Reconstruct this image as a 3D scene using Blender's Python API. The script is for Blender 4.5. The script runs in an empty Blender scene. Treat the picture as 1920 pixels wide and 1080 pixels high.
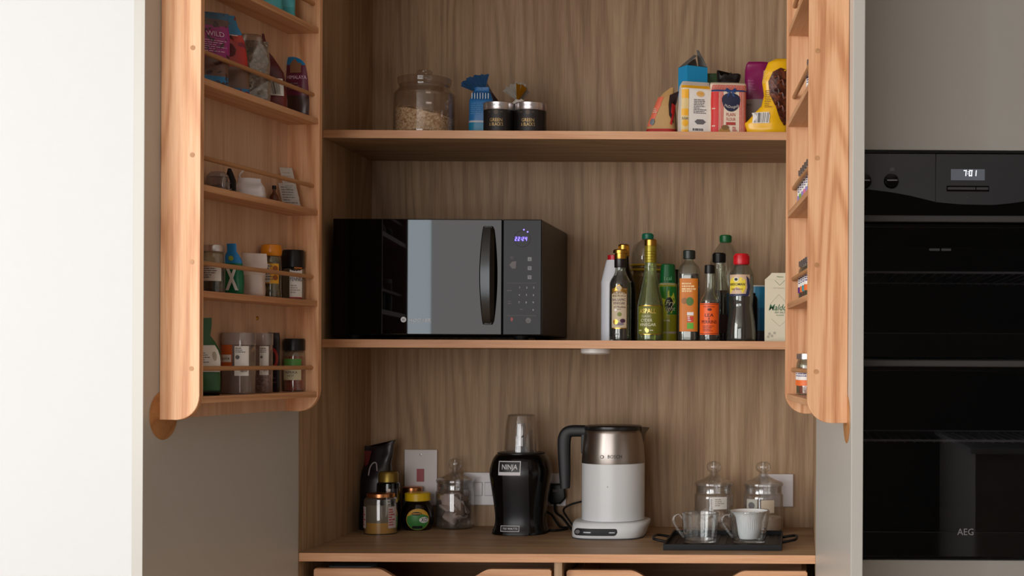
import bpy, bmesh, math, random
from mathutils import Vector, Matrix, noise

# ------------------------------------------------------------------ camera, world, lights
SC = bpy.context.scene
COL = SC.collection
F, VX, VY, CZ, RHO = 2706.0, 1495.0, 676.0, 1.36, 0.0049   # focal length (px of 1920), principal point, camera height, roll
cam_d = bpy.data.cameras.new('camera'); cam = bpy.data.objects.new('camera', cam_d); COL.objects.link(cam)
cam.location = (0, 0, CZ); cam.rotation_euler = (math.pi/2, -RHO, 0)
cam_d.sensor_width = 36; cam_d.lens = F*36/1920
cam_d.shift_x = (960-VX)/1920; cam_d.shift_y = (VY-540)/1920
cam_d.clip_start = .05
SC.camera = cam
SC.view_settings.view_transform = 'Standard'; SC.view_settings.look = 'None'
SC.view_settings.gamma = 1; SC.view_settings.use_curve_mapping = False
SC.view_settings.exposure = 0.1
try:
    SC.cycles.transparent_max_bounces = 32; SC.cycles.max_bounces = 10
    SC.cycles.use_denoising = True
except Exception: pass
wd = bpy.data.worlds.new('room_light'); SC.world = wd; wd.use_nodes = True
wd.node_tree.nodes['Background'].inputs[0].default_value = (1.0, .985, .97, 1)
wd.node_tree.nodes['Background'].inputs[1].default_value = .60

def area(name, loc, target, w, h, power, col):
    l = bpy.data.lights.new(name, 'AREA'); l.shape = 'RECTANGLE'; l.size = w; l.size_y = h
    l.energy = power; l.color = col
    o = bpy.data.objects.new(name, l); COL.objects.link(o); o.location = loc
    o.rotation_euler = (Vector(target)-Vector(loc)).to_track_quat('-Z', 'Y').to_euler()
    return o
# daylight through the tall glazing on the left of the room
area('window_daylight', (-3.6, -0.1, 1.75), (-0.3, 3.2, 1.3), 2.6, 2.0, 112, (1.0, .99, .97))
# glazing behind the photographer, the part that shows in the microwave door
area('patio_daylight', (-1.2, -2.4, 1.45), (-1.2, 3.2, 1.45), 2.26, 2.3, 60, (1.0, .96, .95))
area('patio_side_daylight', (-2.46, -2.4, 1.35), (-2.46, 3.2, 1.35), .25, 2.5, 19, (.80, .92, 1.0))

# ------------------------------------------------------------------ helpers
def lin(c):
    c = c/255.0
    return c/12.92 if c <= .04045 else ((c+.055)/1.055)**2.4
def C3(c): return (lin(c[0]), lin(c[1]), lin(c[2]), 1)
def ideal(px, py):
    u, v = px-VX, py-VY
    return u+v*RHO, v-u*RHO
def at(px, py, Y):
    u, v = ideal(px, py)
    return Vector((u/F*Y, Y, CZ-v/F*Y))
def mpp(Y): return Y/F                                   # metres per pixel at depth Y

MATS = {}
def mat(name, col, rough=.5, metal=0, spec=.5, emit=None, es=1, coat=0, alpha=None, trans=0):
    if name in MATS: return MATS[name]
    m = bpy.data.materials.new(name); m.use_nodes = True
    b = m.node_tree.nodes['Principled BSDF']
    b.inputs['Base Color'].default_value = C3(col); b.inputs['Roughness'].default_value = rough
    b.inputs['Metallic'].default_value = metal; b.inputs['Specular IOR Level'].default_value = spec
    b.inputs['Coat Weight'].default_value = coat
    b.inputs['Transmission Weight'].default_value = trans
    if emit:
        b.inputs['Emission Color'].default_value = C3(emit); b.inputs['Emission Strength'].default_value = es
    MATS[name] = m
    return m

def nodes(name):
    m = bpy.data.materials.new(name); m.use_nodes = True
    nt = m.node_tree
    return m, nt, nt.nodes, nt.links, nt.nodes['Principled BSDF']

def glass(name, tint=(255, 255, 255), base=.045, edge=.9, rough=.01, power=4, haze=0, hazecol=(200, 200, 200)):
    """clear sheet: lets light straight through, mirrors more at a grazing angle; haze = milky share"""
    if name in MATS: return MATS[name]
    m = bpy.data.materials.new(name); m.use_nodes = True; nt = m.node_tree; N, L = nt.nodes, nt.links
    for n in list(N): N.remove(n)
    out = N.new('ShaderNodeOutputMaterial'); mix = N.new('ShaderNodeMixShader')
    tr = N.new('ShaderNodeBsdfTransparent'); tr.inputs[0].default_value = C3(tint)
    gl = N.new('ShaderNodeBsdfGlossy'); gl.inputs['Roughness'].default_value = rough
    lw = N.new('ShaderNodeLayerWeight'); lw.inputs[0].default_value = .5
    pw = N.new('ShaderNodeMath'); pw.operation = 'POWER'; pw.inputs[1].default_value = power
    ma = N.new('ShaderNodeMath'); ma.operation = 'MULTIPLY_ADD'; ma.inputs[1].default_value = edge; ma.inputs[2].default_value = base
    L.new(lw.outputs['Facing'], pw.inputs[0]); L.new(pw.outputs[0], ma.inputs[0]); L.new(ma.outputs[0], mix.inputs[0])
    src = tr
    if haze:
        df = N.new('ShaderNodeBsdfDiffuse'); df.inputs[0].default_value = C3(hazecol)
        mh = N.new('ShaderNodeMixShader'); mh.inputs[0].default_value = haze
        L.new(tr.outputs[0], mh.inputs[1]); L.new(df.outputs[0], mh.inputs[2]); src = mh
    L.new(src.outputs[0], mix.inputs[1]); L.new(gl.outputs[0], mix.inputs[2]); L.new(mix.outputs[0], out.inputs[0])
    MATS[name] = m
    return m

def wood(name, dark, mid, light, axis='z', rings=1.0, rough=.5, scale=1.0, bump=.15, spec=.35, ra=.22, wl=.36, wx=4.2):
    """oak: contour rings of a stretched noise give the cathedrals, fine streaks give the pores"""
    if name in MATS: return MATS[name]
    m, nt, N, L, b = nodes(name)
    tc = N.new('ShaderNodeTexCoord')
    def mapping(sl, sc):
        mp = N.new('ShaderNodeMapping')
        v = [sc*scale]*3; v['xyz'.index(axis)] = sl*scale
        mp.inputs['Scale'].default_value = v
        L.new(tc.outputs['Object'], mp.inputs[0]); return mp
    def nz(mp, s, det, dist=0):
        n = N.new('ShaderNodeTexNoise'); n.inputs['Scale'].default_value = s
        n.inputs['Detail'].default_value = det; n.inputs['Distortion'].default_value = dist
        L.new(mp.outputs[0], n.inputs['Vector']); return n
    def mth(op, a, bb=None, c=None):
        n = N.new('ShaderNodeMath'); n.operation = op
        for i, v in enumerate((a, bb, c)):
            if v is None: continue
            if isinstance(v, (int, float)): n.inputs[i].default_value = v
            else: L.new(v, n.inputs[i])
        return n.outputs[0]
    n1 = nz(mapping(wl, wx), 1.0, 2.0, .2)
    ring = mth('SINE', mth('MULTIPLY', n1.outputs['Fac'], 110.0*rings))
    ring = mth('MULTIPLY_ADD', ring, .5, .5); ring = mth('POWER', ring, 2.0)
    n2 = nz(mapping(3.0, 130), 1.0, 4)
    n3 = nz(mapping(.5, 9), 1.0, 3)
    n4 = nz(mapping(14.0, 420), 1.0, 2)
    v = mth('MULTIPLY_ADD', ring, -ra, .52+ra*.45)
    v = mth('ADD', v, mth('MULTIPLY_ADD', n2.outputs['Fac'], .56, -.28))
    v = mth('ADD', v, mth('MULTIPLY_ADD', n3.outputs['Fac'], .42, -.21))
    v = mth('ADD', v, mth('MULTIPLY_ADD', n4.outputs['Fac'], .5, -.25))
    cr = N.new('ShaderNodeValToRGB'); e = cr.color_ramp.elements
    e[0].position = .12; e[0].color = C3(dark); e[1].position = .88; e[1].color = C3(light)
    x = cr.color_ramp.elements.new(.5); x.color = C3(mid)
    L.new(v, cr.inputs[0]); L.new(cr.outputs[0], b.inputs['Base Color'])
    b.inputs['Roughness'].default_value = rough; b.inputs['Specular IOR Level'].default_value = spec
    bp = N.new('ShaderNodeBump'); bp.inputs['Strength'].default_value = bump; bp.inputs['Distance'].default_value = .0006
    L.new(n4.outputs['Fac'], bp.inputs['Height']); L.new(bp.outputs[0], b.inputs['Normal'])
    MATS[name] = m
    return m

def bands(name, stops, axis=2, rough=.4, speck=None, spec=.5):
    """flat print in hard-edged bands along a local axis; stops = [(from_metres, colour), ...]; speck = (scale, colour, amount)"""
    if name in MATS: return MATS[name]
    m, nt, N, L, b = nodes(name)
    tc = N.new('ShaderNodeTexCoord'); sp = N.new('ShaderNodeSeparateXYZ'); L.new(tc.outputs['Object'], sp.inputs[0])
    mr = N.new('ShaderNodeMapRange'); lo, hi = stops[0][0]-.01, stops[-1][0]+.05
    mr.inputs[1].default_value = lo; mr.inputs[2].default_value = hi
    L.new(sp.outputs[axis], mr.inputs[0])
    cr = N.new('ShaderNodeValToRGB'); cr.color_ramp.interpolation = 'CONSTANT'; e = cr.color_ramp.elements
    e[0].position = 0; e[0].color = C3(stops[0][1])
    for i, (p, c) in enumerate(stops[1:]):
        pos = (p-lo)/(hi-lo)
        if i == 0: e[1].position = pos; e[1].color = C3(c)
        else: k = e.new(pos); k.color = C3(c)
    L.new(mr.outputs[0], cr.inputs[0]); src = cr.outputs[0]
    if speck:
        nn = N.new('ShaderNodeTexNoise'); nn.inputs['Scale'].default_value = speck[0]; nn.inputs['Detail'].default_value = 3
        L.new(tc.outputs['Object'], nn.inputs['Vector'])
        r2 = N.new('ShaderNodeMapRange'); r2.inputs[1].default_value = 1-speck[2]; r2.inputs[2].default_value = 1.02-speck[2]
        L.new(nn.outputs['Fac'], r2.inputs[0])
        mx = N.new('ShaderNodeMix'); mx.data_type = 'RGBA'
        L.new(r2.outputs[0], mx.inputs['Factor']); L.new(src, mx.inputs['A']); mx.inputs['B'].default_value = C3(speck[1]); src = mx.outputs['Result']
    L.new(src, b.inputs['Base Color']); b.inputs['Roughness'].default_value = rough; b.inputs['Specular IOR Level'].default_value = spec
    MATS[name] = m
    return m

def speckle(name, a, c, scale=300, rough=.7, d=None):
    """granular stuff: cells of several tints"""
    if name in MATS: return MATS[name]
    m, nt, N, L, b = nodes(name)
    tc = N.new('ShaderNodeTexCoord'); vo = N.new('ShaderNodeTexVoronoi'); vo.inputs['Scale'].default_value = scale
    L.new(tc.outputs['Object'], vo.inputs['Vector'])
    sp = N.new('ShaderNodeSeparateColor'); L.new(vo.outputs['Color'], sp.inputs[0])
    cr = N.new('ShaderNodeValToRGB'); cr.color_ramp.elements[0].color = C3(a); cr.color_ramp.elements[1].color = C3(c)
    if d: k = cr.color_ramp.elements.new(.5); k.color = C3(d)
    L.new(sp.outputs[0], cr.inputs[0]); L.new(cr.outputs[0], b.inputs['Base Color'])
    b.inputs['Roughness'].default_value = rough
    bp = N.new('ShaderNodeBump'); bp.inputs['Distance'].default_value = .001; bp.inputs['Strength'].default_value = .6
    L.new(vo.outputs['Distance'], bp.inputs['Height']); L.new(bp.outputs[0], b.inputs['Normal'])
    MATS[name] = m
    return m

def paint(name, col, rough=.45, amt=.04):
    if name in MATS: return MATS[name]
    m, nt, N, L, b = nodes(name)
    tc = N.new('ShaderNodeTexCoord'); n = N.new('ShaderNodeTexNoise'); n.inputs['Scale'].default_value = 3; n.inputs['Detail'].default_value = 5
    L.new(tc.outputs['Object'], n.inputs['Vector'])
    cr = N.new('ShaderNodeValToRGB'); c = C3(col)
    cr.color_ramp.elements[0].color = tuple(x*(1-amt) for x in c[:3])+(1,); cr.color_ramp.elements[1].color = tuple(min(1, x*(1+amt)) for x in c[:3])+(1,)
    L.new(n.outputs['Fac'], cr.inputs[0]); L.new(cr.outputs[0], b.inputs['Base Color'])
    n2 = N.new('ShaderNodeTexNoise'); n2.inputs['Scale'].default_value = 500; L.new(tc.outputs['Object'], n2.inputs['Vector'])
    bp = N.new('ShaderNodeBump'); bp.inputs['Strength'].default_value = .04; bp.inputs['Distance'].default_value = .001
    L.new(n2.outputs['Fac'], bp.inputs['Height']); L.new(bp.outputs[0], b.inputs['Normal'])
    b.inputs['Roughness'].default_value = rough
    MATS[name] = m
    return m

# ---- objects
def obj(name, bm, m, parent=None, smooth=False, angle=None):
    me = bpy.data.meshes.new(name)
    bmesh.ops.recalc_face_normals(bm, faces=bm.faces) if smooth != 'keep' else None
    bm.to_mesh(me); bm.free()
    me.materials.append(m)
    if smooth:
        me.polygons.foreach_set('use_smooth', [True]*len(me.polygons))
        try: me.set_sharp_from_angle(angle=math.radians(angle or 40))
        except Exception: pass
    o = bpy.data.objects.new(name, me); COL.objects.link(o)
    if parent: o.parent = parent
    return o
def tag(o, label=None, cat=None, group=None, kind=None):
    if label: o['label'] = label
    if cat: o['category'] = cat
    if group: o['group'] = group
    if kind: o['kind'] = kind
    return o
def thing(name, label, cat, loc=(0, 0, 0), rotz=0, group=None):
    o = bpy.data.objects.new(name, None); COL.objects.link(o)
    o.location = loc; o.rotation_euler = (0, 0, rotz); o.empty_display_size = .02
    return tag(o, label, cat, group)
def copy_tree(o, parent=None):
    c = o.copy(); COL.objects.link(c)
    if parent: c.parent = parent
    for ch in list(o.children): copy_tree(ch, c)
    return c

# ---- shapes
def box(x0, x1, y0, y1, z0, z1, bev=0, seg=2, bm=None):
    own = bmesh.new()
    bmesh.ops.create_cube(own, size=1)
    for v in own.verts:
        v.co = Vector(((x0+x1)/2+v.co.x*(x1-x0), (y0+y1)/2+v.co.y*(y1-y0), (z0+z1)/2+v.co.z*(z1-z0)))
    if bev: bmesh.ops.bevel(own, geom=own.edges[:], offset=bev, segments=seg, affect='EDGES', profile=.6)
    return join(bm, own)
def join(bm, own):
    if bm is None: return own
    me = bpy.data.meshes.new('t'); own.to_mesh(me); own.free(); bm.from_mesh(me); bpy.data.meshes.remove(me)
    return bm
def ring(bm, z, w, d, cx=0, cy=0, n=40, p=2.0, f=None):
    vs = []
    for i in range(n):
        a = 2*math.pi*i/n; c, s = math.cos(a), math.sin(a)
        x = w*math.copysign(abs(c)**(2/p), c); y = d*math.copysign(abs(s)**(2/p), s)
        co = Vector((cx+x, cy+y, z))
        if f: co = f(co)
        vs.append(bm.verts.new(co))
    return vs
def loft(secs, n=40, p=2.0, cap0=True, cap1=True, f=None, closed=False):
    """secs: (z, half width, half depth, cx, cy, p)"""
    bm = bmesh.new(); R = []
    for s in secs:
        s = tuple(s)+(0, 0, p)[len(s)-3:]
        R.append(ring(bm, s[0], s[1], s[2], s[3], s[4], n, s[5], f))
    for a, b in zip(R, R[1:]+([R[0]] if closed else [])):
        for i in range(n):
            bm.faces.new((a[i], a[(i+1) % n], b[(i+1) % n], b[i]))
    if not closed:
        if cap0: bm.faces.new(R[0][::-1])
        if cap1: bm.faces.new(R[-1])
    return bm
def lathe(prof, n=40, p=2.0, ds=1.0, cap0=True, cap1=True, closed=False):
    return loft([(z, max(r, 1e-5), max(r, 1e-5)*ds) for r, z in prof], n, p, cap0, cap1, closed=closed)
def smoothprof(prof, k=3):
    """Catmull-Rom through (r, z)"""
    out = []; P = [prof[0]]+list(prof)+[prof[-1]]
    for i in range(1, len(P)-2):
        a, b, c, d = P[i-1], P[i], P[i+1], P[i+2]
        for j in range(k):
            t = j/k
            out.append(tuple(.5*(2*b[q]+(c[q]-a[q])*t+(2*a[q]-5*b[q]+4*c[q]-d[q])*t*t+(3*b[q]-a[q]-3*c[q]+d[q])*t**3) for q in (0, 1)))
    out.append(tuple(prof[-1])); return out
def shell(prof, th=.002, n=40, p=2.0, ds=1.0, floor=.004):
    """open vessel with walls: outer profile up, inner profile down"""
    inner = [(max(r-th, .0005), z if i else z+floor) for i, (r, z) in enumerate(prof)]
    inner = [(r, max(z, prof[0][1]+floor)) for r, z in inner]
    path = list(prof)+inner[::-1]
    return loft([(z, r, r*ds) for r, z in path], n, p, True, True)
def tube(pts, r, n=10, closed=False, r2=None, flat=1.0, k=0):
    if k:
        q = [Vector(a) for a in pts]; P = [q[0]]+q+[q[-1]]; o = []
        for i in range(1, len(P)-2):
            a, b, c, d = P[i-1], P[i], P[i+1], P[i+2]
            for j in range(k):
                t = j/k; o.append(.5*(2*b+(c-a)*t+(2*a-5*b+4*c-d)*t*t+(3*b-a-3*c+d)*t**3))
        o.append(q[-1]); pts = o
    pts = [Vector(p) for p in pts]; bm = bmesh.new(); R = []; m = len(pts); up = None
    for i, p in enumerate(pts):
        a = pts[(i-1) % m] if (closed or i) else p; b = pts[(i+1) % m] if (closed or i < m-1) else p
        t = (b-a).normalized()
        if up is None:
            up = Vector((0, 0, 1)) if abs(t.z) < .9 else Vector((0, 1, 0))
        sx = t.cross(up)
        if sx.length < 1e-4: sx = t.orthogonal()
        sx.normalize(); up = sx.cross(t).normalized()
        rr = r if r2 is None else r+(r2-r)*i/(m-1)
        R.append([bm.verts.new(p+sx*math.cos(2*math.pi*j/n)*rr+up*math.sin(2*math.pi*j/n)*rr*flat) for j in range(n)])
    for a, b in zip(R, R[1:]+([R[0]] if closed else [])):
        for j in range(n): bm.faces.new((a[j], a[(j+1) % n], b[(j+1) % n], b[j]))
    if not closed: bm.faces.new(R[0][::-1]); bm.faces.new(R[-1])
    return bm
def prism(poly, y0, y1, bev=0, axis='y'):
    """polygon in x,z extruded along y (or x,y along z)"""
    bm = bmesh.new()
    mk = (lambda a, b, c: (a, c, b)) if axis == 'y' else ((lambda a, b, c: (a, b, c)) if axis == 'z' else (lambda a, b, c: (c, a, b)))
    A = [bm.verts.new(mk(x, z, y0)) for x, z in poly]; B = [bm.verts.new(mk(x, z, y1)) for x, z in poly]
    bm.faces.new(A); bm.faces.new(B[::-1]); n = len(poly)
    for i in range(n): bm.faces.new((A[i], B[i], B[(i+1) % n], A[(i+1) % n]))
    if bev:
        es = [e for e in bm.edges if all(len(f.verts) > 4 for f in e.link_faces) or any(len(f.verts) > 4 for f in e.link_faces)]
        bmesh.ops.bevel(bm, geom=es, offset=bev, segments=3, affect='EDGES', profile=.5)
    return bm
def disc(r, y, cx=0, cz=0, n=28, th=.001, bm=None, ez=1.0):
    own = prism([(cx+r*math.cos(2*math.pi*i/n), cz+r*ez*math.sin(2*math.pi*i/n)) for i in range(n)], y, y+th)
    return join(bm, own)

# ---- flat print on surfaces.  surf(x, z, off) gives a local point
def flat(y=0.0): return lambda x, z, o=0: Vector((x, y-o, z))
def cyl(r, a0=0.0): return lambda x, z, o=0: Vector(((r+o)*math.sin(x/r+a0), -(r+o)*math.cos(x/r+a0), z))
def onloft(secs, p=2.0, f=None):
    S = sorted([tuple(s)+(0, 0, p)[len(s)-3:] for s in secs])
    def g(x, z, o=0):
        a = b = S[0]
        for s, t in zip(S, S[1:]):
            if s[0] <= z <= t[0]: a, b = s, t; break
        else:
            a = b = S[-1] if z > S[-1][0] else S[0]
        k = 0 if b[0] == a[0] else (z-a[0])/(b[0]-a[0])
        w, d, cx, cy, pp = [a[i]+(b[i]-a[i])*k for i in (1, 2, 3, 4, 5)]
        q = min(.97, abs(x)/max(w, 1e-4))
        co = Vector((cx+x, cy-d*(1-q**pp)**(1/pp), z))
        if f: co = f(co)
        return co+Vector((0, -o, 0))
    return g
def patch(parent, surf, x0, x1, z0, z1, m, off=.0004, name='label', nx=10, nz=4, shape=None):
    bm = bmesh.new(); G = []
    for j in range(nz+1):
        row = []
        for i in range(nx+1):
            x = x0+(x1-x0)*i/nx; z = z0+(z1-z0)*j/nz
            if shape: x, z = shape(x, z)
            row.append(bm.verts.new(surf(x, z, off)))
        G.append(row)
    for j in range(nz):
        for i in range(nx): bm.faces.new((G[j][i], G[j][i+1], G[j+1][i+1], G[j+1][i]))
    return obj(name, bm, m, parent, 'keep')
def blob(parent, surf, poly, m, off=.0006, name='emblem'):
    """filled shape laid on a surface, fan from its centre"""
    bm = bmesh.new(); cx = sum(a for a, b in poly)/len(poly); cz = sum(b for a, b in poly)/len(poly)
    rings_ = []
    c = bm.verts.new(surf(cx, cz, off))
    for k in (.33, .66, 1):
        rings_.append([bm.verts.new(surf(cx+(a-cx)*k, cz+(b-cz)*k, off)) for a, b in poly])
    n = len(poly)
    for i in range(n):
        bm.faces.new((c, rings_[0][i], rings_[0][(i+1) % n]))
        for a, b in zip(rings_, rings_[1:]): bm.faces.new((a[i], b[i], b[(i+1) % n], a[(i+1) % n]))
    return obj(name, bm, m, parent, 'keep')
def ell(cx, cz, rx, rz, n=24, a0=0): return [(cx+rx*math.cos(2*math.pi*i/n+a0), cz+rz*math.sin(2*math.pi*i/n+a0)) for i in range(n)]
def text(parent, s, h, m, x, z, surf, off=.0008, width=None, bold=0, name='lettering', align='CENTER', slant=0, arch=0):
    cu = bpy.data.curves.new('t', 'FONT'); cu.body = s; cu.size = h/.69; cu.offset = bold*.75*h/.69; cu.resolution_u = 2
    cu.align_x = align; cu.shear = slant; cu.fill_mode = 'FRONT'
    o = bpy.data.objects.new('t', cu); me = bpy.data.meshes.new_from_object(o)
    bpy.data.objects.remove(o); bpy.data.curves.remove(cu)
    bm = bmesh.new(); bm.from_mesh(me); bpy.data.meshes.remove(me)
    if not bm.verts: return obj(name, bm, m, parent)
    xs = [v.co.x for v in bm.verts]; k = 1.0
    if width: k = width/(max(xs)-min(xs))
    for v in bm.verts:
        vx = v.co.x*k
        v.co = surf(x+vx, z+v.co.y-arch*vx*vx, off)
    return obj(name, bm, m, parent, 'keep')
def print_lines(parent, surf, x0, x1, z0, z1, rows, m, off=.0008, seed=1, fill=.55, name='small_print', minlen=.5):
    r = random.Random(seed); bm = bmesh.new(); dz = (z1-z0)/rows
    for j in range(rows):
        zt = z1-j*dz; x = x0; xe = x0+(x1-x0)*r.uniform(minlen, 1)
        while x < xe:
            l = min(xe-x, (x1-x0)*r.uniform(.08, .3))
            q = [surf(x, zt, off), surf(x+l, zt, off), surf(x+l, zt-dz*fill, off), surf(x, zt-dz*fill, off)]
            bm.faces.new([bm.verts.new(v) for v in q]); x += l+(x1-x0)*.04
    return obj(name, bm, m, parent, 'keep')
def barcode(parent, surf, x0, x1, z0, z1, m, off=.001, seed=3, name='barcode', n=22):
    r = random.Random(seed); bm = bmesh.new(); w = (x1-x0)/n
    for i in range(n):
        if r.random() < .55:
            a = x0+i*w; b = a+w*r.choice((.5, .8))
            bm.faces.new([bm.verts.new(surf(*q, off)) for q in ((a, z0), (b, z0), (b, z1), (a, z1))])
    return obj(name, bm, m, parent, 'keep')

# profile given in pixels of the photograph: (half width, row) at column cx, depth Y, standing on base height
def pp(cx, Y, base, pts):
    out = []
    for hw, py in pts: out.append((hw*mpp(Y), max(0.0, at(cx, py, Y).z-base)))
    return out
# ------------------------------------------------------------------ materials
VEN = wood('oak_veneer_upright', (124, 96, 70), (160, 130, 99), (188, 159, 126), 'z', 1.0, .55)
VENX = wood('oak_veneer_lengthwise', (124, 96, 70), (160, 130, 99), (188, 159, 126), 'x', 1.0, .5)
OAK = wood('solid_oak_upright', (178, 118, 78), (212, 158, 116), (232, 186, 146), 'z', .85, .45, ra=.33, wl=.42, wx=6)
OAKX = wood('solid_oak_lengthwise', (176, 122, 84), (202, 150, 110), (220, 174, 134), 'x', .8, .45, ra=.3)
RAIL = wood('oak_dowel', (150, 104, 66), (178, 130, 88), (196, 150, 108), 'x', .5, .5)
DISC = wood('oak_disc', (140, 92, 50), (170, 118, 70), (190, 140, 92), 'y', 1.6, .4)
GREY = paint('stone_grey_lacquer', (180, 178, 172), .38)
WALLM = paint('white_wall_paint', (209, 211, 213), .8, .01)
CEIL = paint('ceiling_paint', (225, 222, 216), .9)
FLOOR = wood('floor_oak', (120, 96, 72), (150, 122, 94), (172, 146, 118), 'y', 1, .6)
BLK = mat('black_plastic', (11, 11, 12), .38, 0, .35)
BLKM = mat('black_matt', (14, 14, 15), .6, 0, .3)
WHT = mat('white_plastic', (225, 222, 220), .35)
CHR = mat('polished_steel', (200, 200, 200), .22, 1)
GOLD = mat('gold_metal', (190, 150, 70), .3, 1)
INK = mat('black_ink', (25, 24, 26), .6)
INKG = mat('grey_ink', (105, 102, 104), .6)
PAPER = mat('white_paper', (232, 228, 222), .6)
WINK = mat('white_ink', (225, 225, 228), .6)
CLEAR = glass('clear_glass', (250, 250, 250), .075, .85, .02, 2.2, .025, (220, 215, 210))

# ------------------------------------------------------------------ setting
Z0, Z1, Z2 = CZ-.4374, CZ+.0449, CZ+.5367         # worktop, lower shelf, upper shelf (tops)
XL, XR = -1.117, .043                             # inner faces of the cupboard
YF, YS, YB = 3.24, 3.39, 3.783                    # cupboard front, shelf fronts, back panel
def struct(name, bm, m, **k): return tag(obj(name, bm, m, **k), kind='structure')
struct('floor', box(-4.2, 3.4, -3.2, 4.0, -.05, 0), FLOOR)
struct('ceiling', box(-4.2, 3.4, -3.2, 4.0, 2.75, 2.8), CEIL)
struct('wall_left', box(-4.2, XL-.02, YF-.005, 3.9, 0, 2.75), WALLM)
struct('wall_back', box(XL-.02, 3.4, 3.84, 3.95, 0, 2.75), WALLM)
struct('wall_front_added', box(.25, 3.3, -3.2, -3.1, 0, 2.75), paint('added_wall_grey', (110, 108, 104), .8))  # unseen wall, added in dark grey to deepen reflections in black surfaces
struct('wall_right', box(3.3, 3.4, -3.2, 3.84, 0, 2.75), paint('far_wall_paint', (215, 212, 206), .8))

# ------------------------------------------------------------------ cupboard
T = .019
cup = thing('cupboard', 'tall open larder cupboard of oak veneer with two grey doors standing open', 'cupboard', (0, 0, 0))
obj('side_panel', box(XL-T, XL, YF, YB, 0, 2.6, .0008), VEN, cup)
obj('side_panel', box(XR, XR+T, YF, YB, 0, 2.6, .0008), VEN, cup)
obj('back_panel', box(XL-T, XR+T, YB, YB+.012, 0, 2.6), VEN, cup)
obj('top_panel', box(XL, XR, YF, YB, 2.581, 2.6), VENX, cup)
SHM = wood('oak_shelf_edge', (176, 124, 86), (202, 150, 110), (218, 172, 134), 'x', .6, .45)
for i, z in enumerate((Z1, Z2, CZ+1.03)):
    s = obj('shelf', box(XL, XR, YS+.002, YB, z-T, z, .0005), VENX, cup)
    obj('edge_banding', box(XL, XR, YS, YS+.002, z-T, z, .0006), SHM, s)
obj('base_panel', box(XL, XR, YF+.02, YB, .1, .12), VENX, cup)
xd = at(1046, 1060, YF).x
obj('divider', box(xd-.009, xd+.009, YF+.004, YB, .12, Z0-T, .0006), VEN, cup)
wt = obj('worktop', box(XL, XR, YF+.002, YB, Z0-T, Z0, .0006), VENX)
tag(wt, 'oak worktop board across the lower part of the cupboard under the kettle', 'worktop')
obj('edge_banding', box(XL, XR, YF, YF+.002, Z0-T, Z0, .0007), SHM, wt)

# drawers with a scooped top edge
def drawer(xa, xb, ztop):
    ca, cb = xa+(xb-xa)*.30, xa+(xb-xa)*.71; h = .022
    poly = [(xa, .55), (xb, .55), (xb, ztop-.004), (xb-.004, ztop)]
    K = 10
    for i in range(K+1):
        t = i/K; poly.append((cb+.02-(.055)*t, ztop-h*(.5-.5*math.cos(math.pi*t))))
    for i in range(K+1):
        t = i/K; poly.append((ca+.035-(.055)*t, ztop-h*(.5+.5*math.cos(math.pi*t))))
    poly += [(xa+.004, ztop), (xa, ztop-.004)]
    d = obj('drawer', prism(poly, YF+.028, YF+.046, .0012), OAKX, cup)
    for x in (xa+.001, xb-.013): obj('drawer_side', box(x, x+.012, YF+.046, YB-.03, .58, ztop-.012), OAKX, d)
    obj('drawer_base', box(xa+.013, xb-.013, YF+.046, YB-.03, .58, .592), OAKX, d)
    obj('drawer_back', box(xa+.013, xb-.013, YB-.042, YB-.03, .592, ztop-.012), OAKX, d)
yd = YF+.028
drawer(at(588, 1066, yd).x, at(1034, 1066, yd).x, at(700, 1066, yd).z)
drawer(at(1062, 1070, yd).x, at(1514, 1070, yd).x, at(1200, 1069.5, yd).z)

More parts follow.
